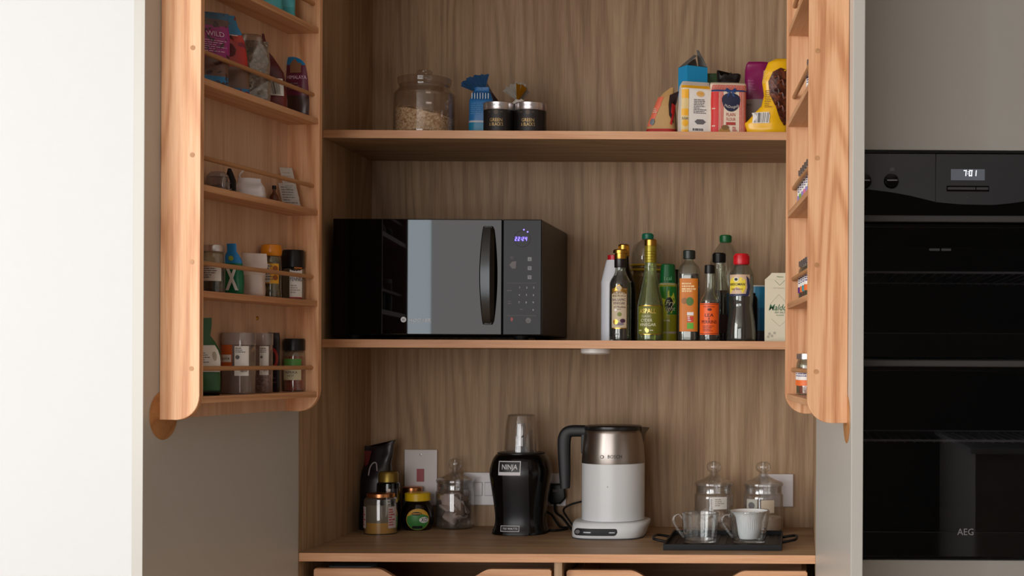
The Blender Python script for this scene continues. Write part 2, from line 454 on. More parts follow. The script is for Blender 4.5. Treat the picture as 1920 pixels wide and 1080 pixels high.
# ------------------------------------------------------------------ doors and their spice racks
RS = [CZ+z for z in (.7228, .5238, .3245, .1255, -.0730)]        # rack shelf tops
RZ0, RTOP = CZ-.1163, 2.42
SN, SF, RT = .549, .058, .013
def door(hx, a, sg, name, depth, tset):
    """sg +1: rack on local +y.  local x runs from the hinge to the free edge"""
    th = -(math.pi/2+a) if sg > 0 else -(math.pi/2-a)
    e = obj('door', box(0, .6, -.022*sg if sg > 0 else 0, 0 if sg > 0 else .022, .09, 2.6, .0012), GREY, cup)
    e.location = (hx, YF-.003, 0); e.rotation_euler = (0, 0, th)
    Y = lambda y0, y1: (y0*sg, y1*sg) if sg > 0 else (-y1, -y0)
    def bx(nm, x0, x1, y0, y1, z0, z1, m, bev=.0012):
        q = Y(y0, y1); return obj(nm, box(x0, x1, q[0], q[1], z0, z1, bev), m, e)
    bx('rack_back', SF+.002, SN-.002, .0005, .006, RZ0+.001, RTOP-.001, VEN if sg < 0 else wood('rack_back_veneer', (186, 148, 118), (208, 172, 142), (224, 192, 162), 'z', .8, .5), .0004)
    for x0 in (SF, SN-RT):
        r = .045; poly = [(0.0005, RZ0)]
        for i in range(9):
            q = math.pi/2*i/8; poly.append((depth-r+r*math.sin(q), RZ0+r-r*math.cos(q)))
        poly += [(depth, RTOP), (.0005, RTOP)]
        poly = [(y*sg, z) for y, z in poly]
        bm = prism(poly, x0, x0+RT, .0015, axis='x')
        sb = obj('side_board', bm, OAK, e)
        if x0 > .3:
            for z in RS:
                sb_ = disc(.0048, 0, 0, 0, 20, .0006)
                for v in sb_.verts: v.co = Vector((SN+.0001+v.co.y, tset*sg+v.co.x, z+.0525+v.co.z))
                pass
                sb_.free()
    for i, z in enumerate(RS):
        bx('rack_shelf', SF+RT, SN-RT, .006, depth-.003, z-.0125, z, OAKX)
        bm = tube([(SF+RT-.001, tset*sg, z+.0525), (SN+.0006, tset*sg, z+.0525)], .0046, 14)
        obj('rail', bm, RAIL, e)
    # round oak inlay that serves as the finger pull
    bm = lathe([(.0455, 0), (.046, .0004), (.0455, .0012), (.02, .0013)], 40)
    for v in bm.verts: v.co = Vector((.535+v.co.x, (v.co.z)*sg, CZ-.1085+v.co.y))
    obj('finger_pull', bm, DISC, e, True)
    # brass fixing screw in the back of the rack
    bm = lathe([(.0045, .0), (.0045, .001), (.003, .0022), (.0, .0026)], 16)
    for v in bm.verts: v.co = Vector((.20+v.co.x, (.006+v.co.z)*sg, CZ+.0835+v.co.y))
    obj('screw', bm, GOLD, e, True)
    return e
AL, AR = math.radians(7.7), math.radians(5.4)
doorL = door(XL, AL, 1, 'l', .080, .064)
doorR = door(XR, AR, -1, 'r', .076, .060)
bpy.context.view_layer.update()
def lpos(px, t, z):
    """point on the left rack at picture column px, t metres off the door"""
    u = (px-VX)+(CZ-z)*900*RHO
    k = u/F; sa, ca = math.sin(AL), math.cos(AL)
    # (XL - s sa + t ca) = k (YF-.003 - s ca - t sa)
    s = (XL+t*ca-k*(YF-.003-t*sa))/(sa-k*ca)
    return Vector((XL-s*sa+t*ca, YF-.003-s*ca-t*sa, z)), s
def rpos(s, t, z):
    sa, ca = math.sin(AR), math.cos(AR)
    return Vector((XR+s*sa-t*ca, YF-.003-s*ca-t*sa, z))
RL = math.pi/2-AL                                   # turn that makes local -y face out of the left rack

# ------------------------------------------------------------------ oven housing and oven
YO = YF-.022
hz = thing('oven_housing', 'stone grey tall kitchen unit right of the cupboard holding the black double oven', 'kitchen unit', (0, 0, 0))
xo0, xo1 = XR+T+.003, XR+T+.003+.60
zt, zb = at(1770, 285, YO).z, at(1770, 1047, YO).z
obj('upper_door', box(xo0+.001, xo1-.001, YO, YF-.001, zt+.004, 2.6, .0015), GREY, hz)
obj('lower_door', box(xo0+.001, xo1-.001, YO, YF-.001, .1, zb-.004, .0015), GREY, hz)
for x in (xo0, xo1-.018): obj('side_panel', box(x, x+.018, YF, YB, .08, 2.6), GREY, hz)
u2 = thing('kitchen_unit', 'stone grey tall unit beyond the oven at the far right of the wall', 'kitchen unit', (0, 0, 0))
obj('upper_door', box(xo1+.004, xo1+.60, YO, YF-.001, .9, 2.6, .0015), GREY, u2)
obj('lower_door', box(xo1+.004, xo1+.60, YO, YF-.001, .1, .896, .0015), GREY, u2)
obj('body', box(xo1+.002, xo1+.602, YF, YB, .08, 2.6), GREY, u2)

ov = thing('double_oven', 'black glass built-in double oven with a lit clock in the grey unit', 'oven', (0, 0, 0))
OVG = mat('oven_panel_grey', (42, 42, 47), .28, 0, .5)
OVGL = mat('oven_black_glass', (4, 4, 5), .04, 0, .4)
OVH = mat('oven_handle_grey', (58, 55, 53), .4, .2)
HOLE = mat('oven_cavity', (7, 7, 7), .7)
TINT = glass('dark_oven_glass', (190, 190, 196), .03, .9, .01)
ox0, ox1 = xo0+.003, xo1-.003
YG = YO-.012
def zo(py): return at(1770, py, YG).z
def xo(px, py=500): return at(px, py, YG).x
# control panel with the swooping lower edge
zc = zo(404)
obj('fascia_base', box(ox0, ox1, YG+.006, YF+.03, zc, zt-.002, .001), OVGL, ov)
low = [(1500, 352), (1560, 352), (1630, 356), (1672, 361), (1710, 368), (1755, 379), (1800, 383), (1860, 384), (1900, 380), (1950, 372), (2010, 360), (2080, 356)]
for a, b, nm in ((1490, 1753, 'control_panel'), (1755, 2086, 'control_panel')):
    pts = [(a, 289), (b, 289)]
    def yl(px):
        for p, q in zip(low, low[1:]):
            if p[0] <= px <= q[0]: return p[1]+(q[1]-p[1])*(px-p[0])/(q[0]-p[0])
        return low[-1][1] if px > 2000 else low[0][1]
    ps = [b-(b-a)*i/24 for i in range(25)]
    poly = [(max(ox0, min(ox1, xo(p))), zo(q)) for p, q in [(a, 289), (b, 289)]+[(p, yl(p)) for p in ps]]
    poly = [poly[0]]+[q for i, q in enumerate(poly[1:]) if (Vector(q)-Vector(poly[i])).length > 1e-4]
    obj(nm, prism(poly, YG, YG+.0055), OVG, ov)
def knob(px, py):
    c = at(px, py, YG)
    bm = lathe([(.0168, 0), (.0168, .004), (.0155, .012), (.0145, .0135), (.004, .0138)], 32)
    for v in bm.verts: v.co = Vector((c.x+v.co.x, YG-v.co.z, c.z+v.co.y))
    k = obj('knob', bm, OVGL, ov, True)
    obj('knob_grip', box(c.x-.015, c.x+.015, YG-.021, YG-.0135, c.z-.0035, c.z+.0035, .0015), OVGL, k)
    obj('pointer', box(c.x-.010, c.x+.012, YG-.0216, YG-.0208, c.z-.0008, c.z+.0008), mat('pointer_grey', (150, 150, 155), .3, .6), k)
for k in (1620, 1671): knob(k, 340)
knob(1990, 345)
dsp = obj('display', box(xo(1782), xo(1845.5), YG-.0012, YG, zo(338), zo(317), .0003), mat('display_grey', (86, 90, 98), .25, emit=(92, 98, 108), es=.35), ov)
LED = mat('white_led', (255, 255, 255), .5, emit=(235, 240, 255), es=1.6)
SEG = {'0': 'abcdef', '1': 'bc', '2': 'abged', '4': 'fgbc', '7': 'abc', '9': 'abcfgd'}
def digits(parent, s, x, z, h, m, surf, off=.0008, w=.5, gap=.25, th=.12, slant=.08, name='clock_digits'):
    """seven-segment figures as bars"""
    bm = bmesh.new(); W = h*w; t = h*th
    def bar(x0, z0, x1, z1):
        q = [(x0, z0), (x1, z0), (x1, z1), (x0, z1)]
        bm.faces.new([bm.verts.new(surf(a+slant*(b-z), b, off)) for a, b in q])
    for c in s:
        if c == ':':
            for zz in (.3, .65): bar(x, z+h*zz, x+t*1.1, z+h*zz+t*1.1)
            x += t*1.1+h*.12; continue
        if c == ' ': x += W*.6; continue
        for g in SEG[c]:
            hz_ = (h-t)/2
            d = {'a': (x, z+h-t, x+W, z+h), 'd': (x, z, x+W, z+t), 'g': (x, z+hz_, x+W, z+hz_+t),
                 'f': (x, z+h/2, x+t, z+h), 'b': (x+W-t, z+h/2, x+W, z+h), 'e': (x, z, x+t, z+h/2), 'c': (x+W-t, z, x+W, z+h/2)}[g]
            bar(*d)
        x += W+h*gap
    return obj(name, bm, m, parent, 'keep')
digits(dsp, '7:01', xo(1805), zo(330), .0128, LED, flat(YG-.0012))
sl = obj('button_bar', box(xo(1774), xo(1854), YG-.002, YG, zo(359), zo(348), .0008), OVGL, ov)
obj('button', box(xo(1776), xo(1828), YG-.0045, YG-.002, zo(356), zo(351), .0006), mat('button_grey', (60, 60, 64), .3), sl)
obj('button', box(xo(1830), xo(1852), YG-.0045, YG-.002, zo(356), zo(351), .0006), MATS['button_grey'], sl)
for px in (1788, 1813, 1838): text(ov, 'o' if px == 1813 else '-', .004, INKG, xo(px), zo(371), flat(YG), name='symbol')
text(ov, '△', .004, INKG, xo(1672), zo(320), flat(YG), name='symbol') if False else blob(ov, flat(YG), [(xo(1667), zo(321)), (xo(1677), zo(321)), (xo(1675), zo(315)), (xo(1669), zo(315))], INKG, .0006, 'symbol')
# two doors with window, handle and a wire shelf inside
def ovdoor(ytop, ybot, yrack, full):
    za, zb_ = zo(ytop), zo(ybot)
    # frame around the pane
    fr = .045
    bm = box(ox0, ox1, YG, YF-.001, zb_, zb_+.055, .001)
    box(ox0, ox1, YG, YF-.001, za-.026, za, .001, bm=bm)
    box(ox0, ox0+.028, YG, YF-.001, zb_+.055, za-.026, .001, bm=bm); box(ox1-.028, ox1, YG, YF-.001, zb_+.055, za-.026, .001, bm=bm)
    d = obj('oven_door', bm, OVGL, ov)
    obj('glass_pane', box(ox0+.028, ox1-.028, YG+.0005, YG+.004, zb_+.055, za-.026), TINT, d)
    h = obj('handle', box(ox0+.004, ox1-.004, YG-.030, YG-.018, za-.0165, za-.0015, .003, 3), OVH, d)
    for x in (ox0+.03, ox1-.045): box_ = obj('handle_post', box(x, x+.015, YG-.019, YG+.001, za-.013, za-.005, .001), OVH, d)
    # cavity
    c0, c1, y0, y1, z0_, z1_ = ox0+.03, ox1-.03, YF+.002, YB-.06, zb_+.057, za-.028
    bm = box(c0, c1, y1, y1+.005, z0_, z1_)
    box(c0-.004, c0, y0, y1, z0_, z1_, bm=bm); box(c1, c1+.004, y0, y1, z0_, z1_, bm=bm)
    box(c0, c1, y0, y1, z0_-.004, z0_, bm=bm); box(c0, c1, y0, y1, z1_, z1_+.004, bm=bm)
    obj('oven_cavity', bm, HOLE, ov)
    zr = zo(yrack)
    bm = tube([(c0+.006, y0+.004, zr), (c1-.006, y0+.004, zr)], .0027, 8)
    for k in range(24):
        x = c0+.012+(c1-c0-.024)*k/23
        join(bm, tube([(x, y0+.004, zr-.004), (x, y1-.02, zr-.004)], .0009, 6))
    join(bm, tube([(c0+.006, y1-.02, zr), (c1-.006, y1-.02, zr)], .002, 8))
    obj('wire_shelf', bm, mat('oven_wire', (225, 220, 210), .35, .1), ov)
    for zz in (zr-.004, zr-.05, zr+.045):
        for x in (c0+.003, c1-.003): obj('side_rail', tube([(x, y0+.01, zz), (x, y1-.01, zz)], .002, 8), MATS['oven_wire'], ov)
ovdoor(405, 671, 509, 1)
ovdoor(674, 1044, 828, 1)
text(ov, 'AEG', .0145, mat('silver_ink', (150, 150, 152), .4, .3), xo(1813), zo(1003), flat(YG), width=.036)
text(ov, 'SteamBake', .008, mat('faint_ink', (38, 38, 40), .4), xo(1779), zo(472), flat(YG+.0002), width=.084) if False else print_lines(ov, flat(YG+.0002), xo(1742), xo(1816), zo(474), zo(466), 1, mat('faint_ink', (38, 38, 40), .4), name='symbol')
isl = thing('island', 'pale kitchen island with a smooth white top behind the photographer', 'kitchen island', (0, 0, 0))
obj('island_top', box(.86, 3.2, -2.6, -.75, .90, .93, .003), mat('pale_worktop', (215, 220, 228), .12), isl)
obj('island_body', box(.89, 3.17, -2.57, -.78, .0, .90, .002), GREY, isl)
# ------------------------------------------------------------------ generic builders for packets, jars, bottles
def pouch_secs(w, h, d, top='pinch', lean=0, tw=1.0, p=3.2, pinch=.80):
    s = [(0, w*.46, d*.36, 0, 0, p), (.006, w*.5, d*.5, 0, 0, p), (h*.25, w*.5, d*.52, lean*.06, 0, p),
         (h*.5, w*.5, d*.47, lean*.25, 0, p), (h*(pinch-.12), w*.49, d*.33, lean*.48, 0, p), (h*pinch, w*.49*(1+tw)/2, d*.12, lean*.64, 0, 2.4),
         (h*(pinch+.07), w*.5*tw, .0022, lean*.75, 0, 2), (h, w*.5*tw, .0018, lean, 0, 2)]
    return s
def crump(seed, amp, fr=38):
    def f(co):
        n = noise.noise_vector(Vector((co.x*fr+seed, co.y*fr, co.z*fr)))
        k = min(1, co.z/.012)
        return co+Vector((n.x*amp*.6*k, n.y*amp*k, n.z*amp*.35*k))
    return f
def fine(secs, k=4):
    out = []
    S = [tuple(s) for s in secs]
    for a, b in zip(S, S[1:]):
        for j in range(k): out.append(tuple(x+(y-x)*j/k for x, y in zip(a, b)))
    out.append(S[-1]); return out
def pouch(name, label, cat, loc, rot, w, h, d, m, seed=1, amp=.003, group=None, **kw):
    t = thing(name, label, cat, loc, rot, group)
    secs = fine(pouch_secs(w, h, d, **kw)); f = crump(seed, amp)
    obj('packet_body', loft(secs, 44, f=f), m, t, True, 60)
    return t, onloft(secs, f=f)
def fan(w, h, th, n=9, seed=1, lean=0, z0=0, spread=1.0):
    """gathered bag top: pleats opening upward from a tied neck"""
    bm = bmesh.new(); r = random.Random(seed); rows = []
    for j in range(5):
        t = j/4; row = []
        for i in range(2*n+1):
            a = (i/(2*n)-.5)*spread*1.5+lean
            rr = h*(.02+.98*t)*(1+.06*r.uniform(-1, 1)*t)
            row.append(Vector((math.sin(a)*rr*w/h*.9+(i/(2*n)-.5)*w*.18, (th if i % 2 else -th)*(.25+t*.75)+r.uniform(-1, 1)*.001, z0+math.cos(a)*rr)))
        rows.append(row)
    F_ = [[bm.verts.new(c) for c in row] for row in rows]
    for a, b in zip(F_, F_[1:]):
        for i in range(2*n): bm.faces.new((a[i], a[i+1], b[i+1], b[i]))
    bmesh.ops.solidify(bm, geom=bm.faces[:], thickness=.0006)
    return bm

def bottle(name, label, cat, cx, Y, base, body, gm, liquid=None, cap=None, capm=None, p=2.0, ds=1.0, n=44, th=.0016, k=3, group=None, capname='cap', rot=0):
    """body, cap: [(half width px, row px)]; liquid = (material, level row)"""
    X = at(cx, (body[0][1]+body[-1][1])/2, Y).x
    t = thing(name, label, cat, (X, Y, base), rot, group)
    pr = pp(cx, Y, base, body); pr[0] = (pr[0][0], 0.0)
    sp = smoothprof(pr, k) if k > 1 else pr
    sp = [(r, max(0, z)) for r, z in sp]
    if gm in OPAQUE: obj('bottle_body', lathe(sp, n, p, ds), gm, t, True, 50)
    else: obj('glass_body', shell(sp, th, n, p, ds), gm, t, True, 50)
    if liquid:
        zl = at(cx, liquid[1], Y).z-base
        lp = [(r-th-.0003, z) for r, z in sp if z < zl]
        lp[0] = (lp[0][0], .003); lp = [(r, max(z, .003)) for r, z in lp]
        def rat(z):
            for (r0, a), (r1, b_) in zip(sp, sp[1:]):
                if a <= z <= b_ and b_ > a: return r0+(r1-r0)*(z-a)/(b_-a)
            return sp[-1][0]
        lp.append((rat(zl)-th-.0003, zl))
        obj('contents', lathe(lp, n, p, ds), liquid[0], t, True, 50)
    if cap:
        cp = pp(cx, Y, base, cap)
        obj(capname, lathe(cp, 36), capm, t, True, 35)
    return t, sp
OPAQUE = []
def rad(sp, z):
    for (r0, a), (r1, b_) in zip(sp, sp[1:]):
        if a <= z <= b_ and b_ > a: return r0+(r1-r0)*(z-a)/(b_-a)
    return sp[-1][0]
def Zr(cx, py, Y, base): return at(cx, py, Y).z-base
def surf_prof(sp, yaw=0.0):
    def g(x, z, o=0):
        r = rad(sp, z); a = x/max(r, .004)+yaw
        return Vector(((r+o)*math.sin(a), -(r+o)*math.cos(a), z))
    return g
def ribs(parent, r, z0, z1, n, m, name='ribbing', cnt=40, dr=.0007):
    bm = bmesh.new()
    for i in range(cnt):
        a = 2*math.pi*i/cnt; c, s = math.cos(a), math.sin(a); w = r*.035
        bm2 = box(-w, w, -dr, dr, z0, z1); M = Matrix.Rotation(a, 4, 'Z') @ Matrix.Translation((0, -r, 0))
        bmesh.ops.transform(bm2, matrix=M, verts=bm2.verts); join(bm, bm2)
    return obj(name, bm, m, parent)

# ================================================================== upper shelf
SG = glass('smoky_jar_glass', (246, 242, 238), .06, .55, .02, 2.4, .03, (190, 180, 170))
Y = 3.50
pr = [(.066, 0), (.073, .004), (.0735, .02), (.0735, .094), (.071, .104), (.063, .113), (.060, .118), (.060, .124)]
t = thing('storage_jar', 'wide glass storage jar with a disc lid half full of rolled oats, upper shelf', 'jar', (at(796, 200, Y).x, Y, Z2))
obj('glass_body', shell(smoothprof(pr, 3), .003, 56), SG, t, True, 50)
lid = obj('lid', lathe(smoothprof([(.058, .1245), (.061, .125), (.0635, .130), (.0635, .138), (.061, .142), (.02, .1435)], 2), 56), SG, t, True, 50)
obj('knob', lathe(smoothprof([(.013, .1435), (.0125, .149), (.017, .153), (.0185, .158), (.016, .161), (.002, .1615)], 3), 32), SG, lid, True, 50)
OAT = speckle('rolled_oats', (176, 140, 100), (246, 230, 204), 260, .9, (222, 194, 156))
def heap(r, h0, h1, seed, n=48, m_=18, tilt=(0, 0)):
    bm = bmesh.new(); rings_ = []
    z0 = .005
    prof_ = [(r*.9, z0), (r, z0+.004), (r, h0)]
    vs = []
    for rr, z in prof_: vs.append([bm.verts.new((rr*math.cos(2*math.pi*i/n), rr*math.sin(2*math.pi*i/n), z+(tilt[0]*rr*math.cos(2*math.pi*i/n)+tilt[1]*rr*math.sin(2*math.pi*i/n) if z == h0 else 0))) for i in range(n)])
    for k in range(m_-1, 0, -1):
        rr = r*k/m_
        vs.append([bm.verts.new((rr*math.cos(2*math.pi*i/n), rr*math.sin(2*math.pi*i/n), h0+(h1-h0)*(1-(k/m_)**2)+tilt[0]*rr*math.cos(2*math.pi*i/n)+tilt[1]*rr*math.sin(2*math.pi*i/n)+noise.noise(Vector((rr*math.cos(2*math.pi*i/n)*60+seed, rr*math.sin(2*math.pi*i/n)*60, 1)))*.006)) for i in range(n)])
    for a, b in zip(vs, vs[1:]):
        for i in range(n): bm.faces.new((a[i], a[(i+1) % n], b[(i+1) % n], b[i]))
    bm.faces.new(vs[0][::-1]); bm.faces.new(vs[-1]); return bm
bm = heap(.0695, .056, .064, 4, tilt=(-.17, 0))
r_ = random.Random(5)
for k in range(1500):                                # single flakes pressed on the glass and lying on top
    a = r_.uniform(0, 6.283); side = r_.random() < .6
    rr = .0697 if side else .068*math.sqrt(r_.random()); x, y = rr*math.cos(a), rr*math.sin(a)
    z = r_.uniform(.008, .055-.17*x) if side else .059+(.064-.056)*(1-(rr/.0695)**2)-.17*x+.001
    if y > .03 and side: continue
    N_ = Vector((math.cos(a), math.sin(a), r_.uniform(-.5, .5))) if side else Vector((r_.uniform(-.6, .6), r_.uniform(-.6, .6), 1))
    q = N_.to_track_quat('Z', 'Y'); s = r_.uniform(.0018, .0032)
    c = [bm.verts.new(Vector((x, y, z))*1+q @ Vector((s*math.cos(j*1.2566+k)*1.25, s*math.sin(j*1.2566+k), .0003))) for j in range(5)]
    bm.faces.new(c)
tag(obj('oats', bm, OAT, t), kind='stuff')

# blue striped bag with a fan top
BLUEB = bands('blue_bag', [(0, (30, 128, 166)), (.038, (190, 190, 196)), (.0425, (44, 118, 180)), (.092, (38, 108, 172))], rough=.3)
t, sf = pouch('paper_bag', 'blue bag tied with a fan-shaped pleated top beside the oats jar', 'bag', (at(903, 200, 3.53).x, 3.53, Z2), 0, .059, .128, .05, BLUEB, 3, .0015, pinch=.86, tw=.62)
print_lines(t, sf, -.022, .020, .055, .086, 6, mat('blue_faint', (96, 150, 196), .5), .0016, 4, .35)
PLT = mat('pleat_blue', (84, 138, 190), .35)
f_ = obj('fan_top', fan(.060, .048, .005, 9, 2, -.45, .112, .95), PLT, t)
bm = bmesh.new()
for i in range(7):
    x = -.020+.0066*i; join(bm, box(x, x+.0022, -.0215, -.0185, .096, .110, .0003)) if i else None
    if i == 0: bm = box(x, x+.0022, -.0215, -.0185, .096, .110, .0003)
obj('white_stripe', bm, mat('stripe_white', (190, 205, 220), .5), t)
obj('tie', tube([(.019*math.cos(a*math.pi/8), .010*math.sin(a*math.pi/8), .1135) for a in range(16)], .003, 8, True), mat('tie_blue', (20, 90, 150), .5), t)
# dark bag leaning behind it
DRK = bands('dark_bag', [(0, (34, 26, 30)), (.085, (44, 34, 44)), (.13, (90, 84, 96))], rough=.35)
t = thing('paper_bag', 'dark pointed bag with a yellow corner half hidden behind the blue pleated bag', 'bag', (at(926, 200, 3.62).x, 3.62, Z2))
s_ = fine([(0, .032, .022, .002, 0), (.06, .031, .024, .002, 0), (.10, .022, .012, -.004, 0), (.125, .013, .005, -.012, 0), (.155, .003, .002, -.020, 0)])
obj('packet_body', loft(s_, 32, 2.6, f=crump(8, .003)), DRK, t, True, 60)
sf = onloft(s_, 2.6); patch(t, sf, .004, .016, .085, .108, mat('label_yellow', (190, 150, 30), .5), .004, 'label', 4, 4)
# twisted white and yellow bag behind the tins
t = thing('paper_bag', 'white bag with a yellow panel and gathered top behind the two black tins', 'bag', (at(973, 200, 3.60).x, 3.60, Z2))
s_ = fine([(0, .036, .026, 0, 0), (.07, .035, .027, 0, 0), (.098, .020, .014, 0, 0), (.112, .009, .008, .002, 0)])
WB = paint('waxed_white', (230, 224, 216), .35)
obj('packet_body', loft(s_, 32, 2.6, f=crump(12, .002)), WB, t, True, 60)
[setattr(obj('fan_top', fan(.046, .046-.006*j, .006, 5, 5+j, -.3+.12*j, .106, .95), WB, t), 'location', (0, -.008+.009*j, 0)) for j in range(3)]
obj('yellow_panel', fan(.030, .040, .006, 4, 9, .42, .108, .6), mat('panel_yellow', (225, 170, 30), .4), t).location = (0, -.014, 0)

# two black tins
GI = mat('gold_ink', (200, 165, 105), .4, .4)
SILV = mat('brushed_lid', (205, 200, 200), .28, .9)
def tin(cx, lab):
    Y = 3.462; X = at(cx, 220, Y).x
    t = thing('cocoa_tin', lab, 'tin', (X, Y, Z2), 0, 'black cocoa tins on the upper shelf')
    r = .0372
    obj('tin_body', lathe([(r-.001, 0), (r, .001), (r, .058)], 56), mat('tin_black', (17, 14, 14), .4), t, True)
    l = obj('lid', lathe([(r+.0003, .0575), (r+.0006, .058), (r+.0006, .0745), (r-.0004, .0755), (r-.002, .0752), (r-.003, .0742)], 56), SILV, t, True)
    text(l, 'COCOA', .0052, INKG, -.002, .0645, cyl(r+.0006), width=.024)
    s = cyl(r)
    b = patch(t, s, -.024, .024, .004, .056, mat('tin_label', (24, 20, 20), .5), .0003)
    blob(b, s, ell(0, .050, .0055, .0055), mat('emblem_brown', (78, 64, 50), .5))
    text(b, 'GREEN', .0078, GI, 0, .0275, s, width=.030)
    text(b, "& BLACK'S", .0078, GI, 0, .0175, s, width=.033)
    print_lines(b, s, -.020, -.009, .047, .052, 1, MATS['emblem_brown']); print_lines(b, s, .009, .020, .047, .052, 1, MATS['emblem_brown'])
tin(936, 'left of two black tins with silver lids and gold lettering, upper shelf')
tin(995, 'right of two black tins with silver lids and gold lettering, upper shelf')

# open kraft bag
t = thing('paper_bag', 'open brown and salmon paper bag with red base, leftmost of the baking goods', 'bag', (at(1240, 200, 3.51).x, 3.51, Z2))
KR = bands('kraft_bag', [(-.01, (176, 34, 30)), (.022, (190, 150, 96))], rough=.6)
s_ = fine([(0, .040, .024, 0, 0), (.01, .039, .025, 0, 0), (.04, .034, .024, .003, 0), (.075, .027, .021, .008, 0), (.098, .020, .016, .013, 0), (.112, .013, .008, .018, 0), (.125, .004, .003, .026, 0)])
obj('packet_body', loft(s_, 40, 2.8, f=crump(3, .0022)), KR, t, True, 55)
sf = onloft(s_, 2.8, crump(3, .0022))
SAL = mat('salmon_print', (226, 112, 84), .5)
q = patch(t, sf, 0, 1, .028, .100, SAL, .001, 'printed_side', 6, 14, lambda a, z: (-.0355+.18*(z-.02)+a*(.012+.1*(z-.028)*(1 if z < .08 else .5)), z))
print_lines(q, sf, -.026, -.014, .058, .072, 3, mat('pale_ink', (225, 190, 170), .6), .003, 3)
blob(q, sf, ell(-.022, .038, .006, .008), mat('red_slate_print', (110, 116, 122), .5), .0025, 'picture')
q = blob(t, sf, [(.006, .105), (.022, .128-.012), (.027, .090), (.024, .060), (.030, .034), (.016, .055), (.010, .080)], mat('bag_mouth_dark', (40, 14, 12), .7), .0025, 'opening')
blob(t, sf, [(.017, .085), (.026, .080), (.028, .055), (.026, .030), (.021, .034), (.026, .052), (.020, .062)], mat('red_lining', (205, 36, 34), .5), .0035, 'red_lining')

# light-blue carton with its flaps up
Y = 3.575
t = thing('carton', 'open light blue carton with raised grey flaps behind the white sugar bag', 'box', (at(1299, 160, Y).x, Y, Z2), .58)
BLC = mat('carton_blue', (26, 150, 205), .4)
w, d, h = .029, .0225, .150
h = Zr(1305, 124, Y-.02, Z2)
obj('carton_body', box(-w, w, -d, d, 0, h, .0006), BLC, t)
patch(t, flat(-d), -w, w, h-.0475, h-.1, mat('carton_navy', (30, 34, 66), .4), .0008)
INN = mat('carton_inside', (150, 148, 146), .6)
def flap(pts):
    bm = bmesh.new(); vs = [bm.verts.new(p) for p in pts]; bm.faces.new(vs); bmesh.ops.solidify(bm, geom=bm.faces[:], thickness=.0008)
    return obj('flap', bm, INN, t)
flap([(-w, -d, h), (-w, d, h), (.020, d+.006, h+.040), (.010, -.004, h+.030)])
flap([(w, -d, h), (w, d, h), (w-.004, d+.004, h+.052), (w-.010, .004, h+.046)])
flap([(-w, d, h), (w, d, h), (w-.006, d+.006, h+.030), (-w+.03, d+.010, h+.018)])
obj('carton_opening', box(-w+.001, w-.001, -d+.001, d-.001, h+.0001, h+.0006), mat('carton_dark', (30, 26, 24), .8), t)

# white and yellow sugar bag
Y = 3.468
t = thing('sugar_bag', 'white and yellow paper sugar bag with folded top in front of the blue carton', 'bag', (at(1302, 200, Y).x, Y, Z2), .30)
s_ = fine([(0, .0365, .022, 0, 0, 7), (.003, .037, .0225, 0, 0, 7), (.060, .0375, .024, 0, 0, 6), (.112, .0365, .0225, .001, 0, 6), (.121, .0355, .017, .001, .003, 5), (.129, .034, .007, .004, .006, 3), (.133, .033, .003, .006, .008, 2.5)])
fz = crump(21, .0016, 30)
obj('packet_body', loft(s_, 56, 7, f=fz), mat('sugar_white', (232, 224, 212), .5), t, True, 40)
sf = onloft(s_, 7, fz)
YE = mat('sugar_yellow', (242, 178, 30), .45)
patch(t, sf, -.036, .036, .112, .120, YE, .001, 'yellow_band', 12, 2)
q = patch(t, sf, -.036, -.020, .003, .110, mat('side_cream', (226, 200, 140), .5), .001, 'printed_side', 4, 10)
patch(q, sf, -.036, -.0205, .088, .1085, YE, .0016, 'yellow_band', 4, 2); patch(q, sf, -.036, -.0205, .046, .062, YE, .0016, 'yellow_band', 4, 2)
patch(q, sf, -.036, -.0205, .004, .012, YE, .0016, 'yellow_band', 4, 2); blob(q, sf, ell(-.028, .028, .007, .008), YE, .0016, 'picture')
text(q, 'SUGAR', .006, mat('navy_ink', (30, 34, 66), .5), -.0282, .036, sf, .0022, width=.014)
q = patch(t, sf, -.018, .034, .004, .108, PAPER, .001, 'label', 10, 10)
blob(q, sf, ell(.008, .099, .010, .007), mat('tan_ink', (226, 180, 110), .5), .0018); text(q, 'FAIR', .0045, YE, .008, .097, sf, .0024)
print_lines(q, sf, -.008, .024, .050, .086, 9, INKG, .002, 5, .5); blob(q, sf, ell(.008, .032, .014, .007, 6), INKG, .0018, 'emblem')
print_lines(q, sf, -.010, .028, .010, .016, 1, INKG, .002, 7, .9)

# striped flour bag
Y = 3.468
t = thing('flour_bag', 'red and white striped flour bag with a navy crest and blue bow', 'bag', (at(1365, 200, Y).x, Y, Z2), .10)
s_ = fine([(0, .0415, .024, 0, 0, 6), (.003, .0425, .025, 0, 0, 6), (.060, .043, .026, 0, 0, 5), (.105, .0425, .024, 0, 0, 5), (.113, .0435, .019, 0, 0, 4), (.124, .0435, .015, 0, 0, 4), (.129, .042, .009, 0, .002, 3)])
fz = crump(31, .0012, 30)
RED = mat('flour_red', (206, 36, 34), .5); CRM = mat('flour_cream', (226, 206, 184), .5)
obj('packet_body', loft(s_, 56, 6, f=fz), CRM, t, True, 40)
sf = onloft(s_, 6, fz)
patch(t, sf, -.0415, -.0235, .003, .104, RED, .001, 'red_panel', 4, 10)
for x in (-.0215, -.0178, -.0145, .026, .0297, .0334, .0371, .0402): patch(t, sf, x, x+.0017, .003, .106, RED, .001, 'stripe', 1, 10)
for i in range(24):
    x = -.041+i*.0034; patch(t, sf, x, x+.0017, .108, .122, RED, .0012, 'stripe', 1, 2, lambda a, z: (a+(z-.108)*.25, z))
NV = mat('crest_navy', (24, 30, 62), .4)
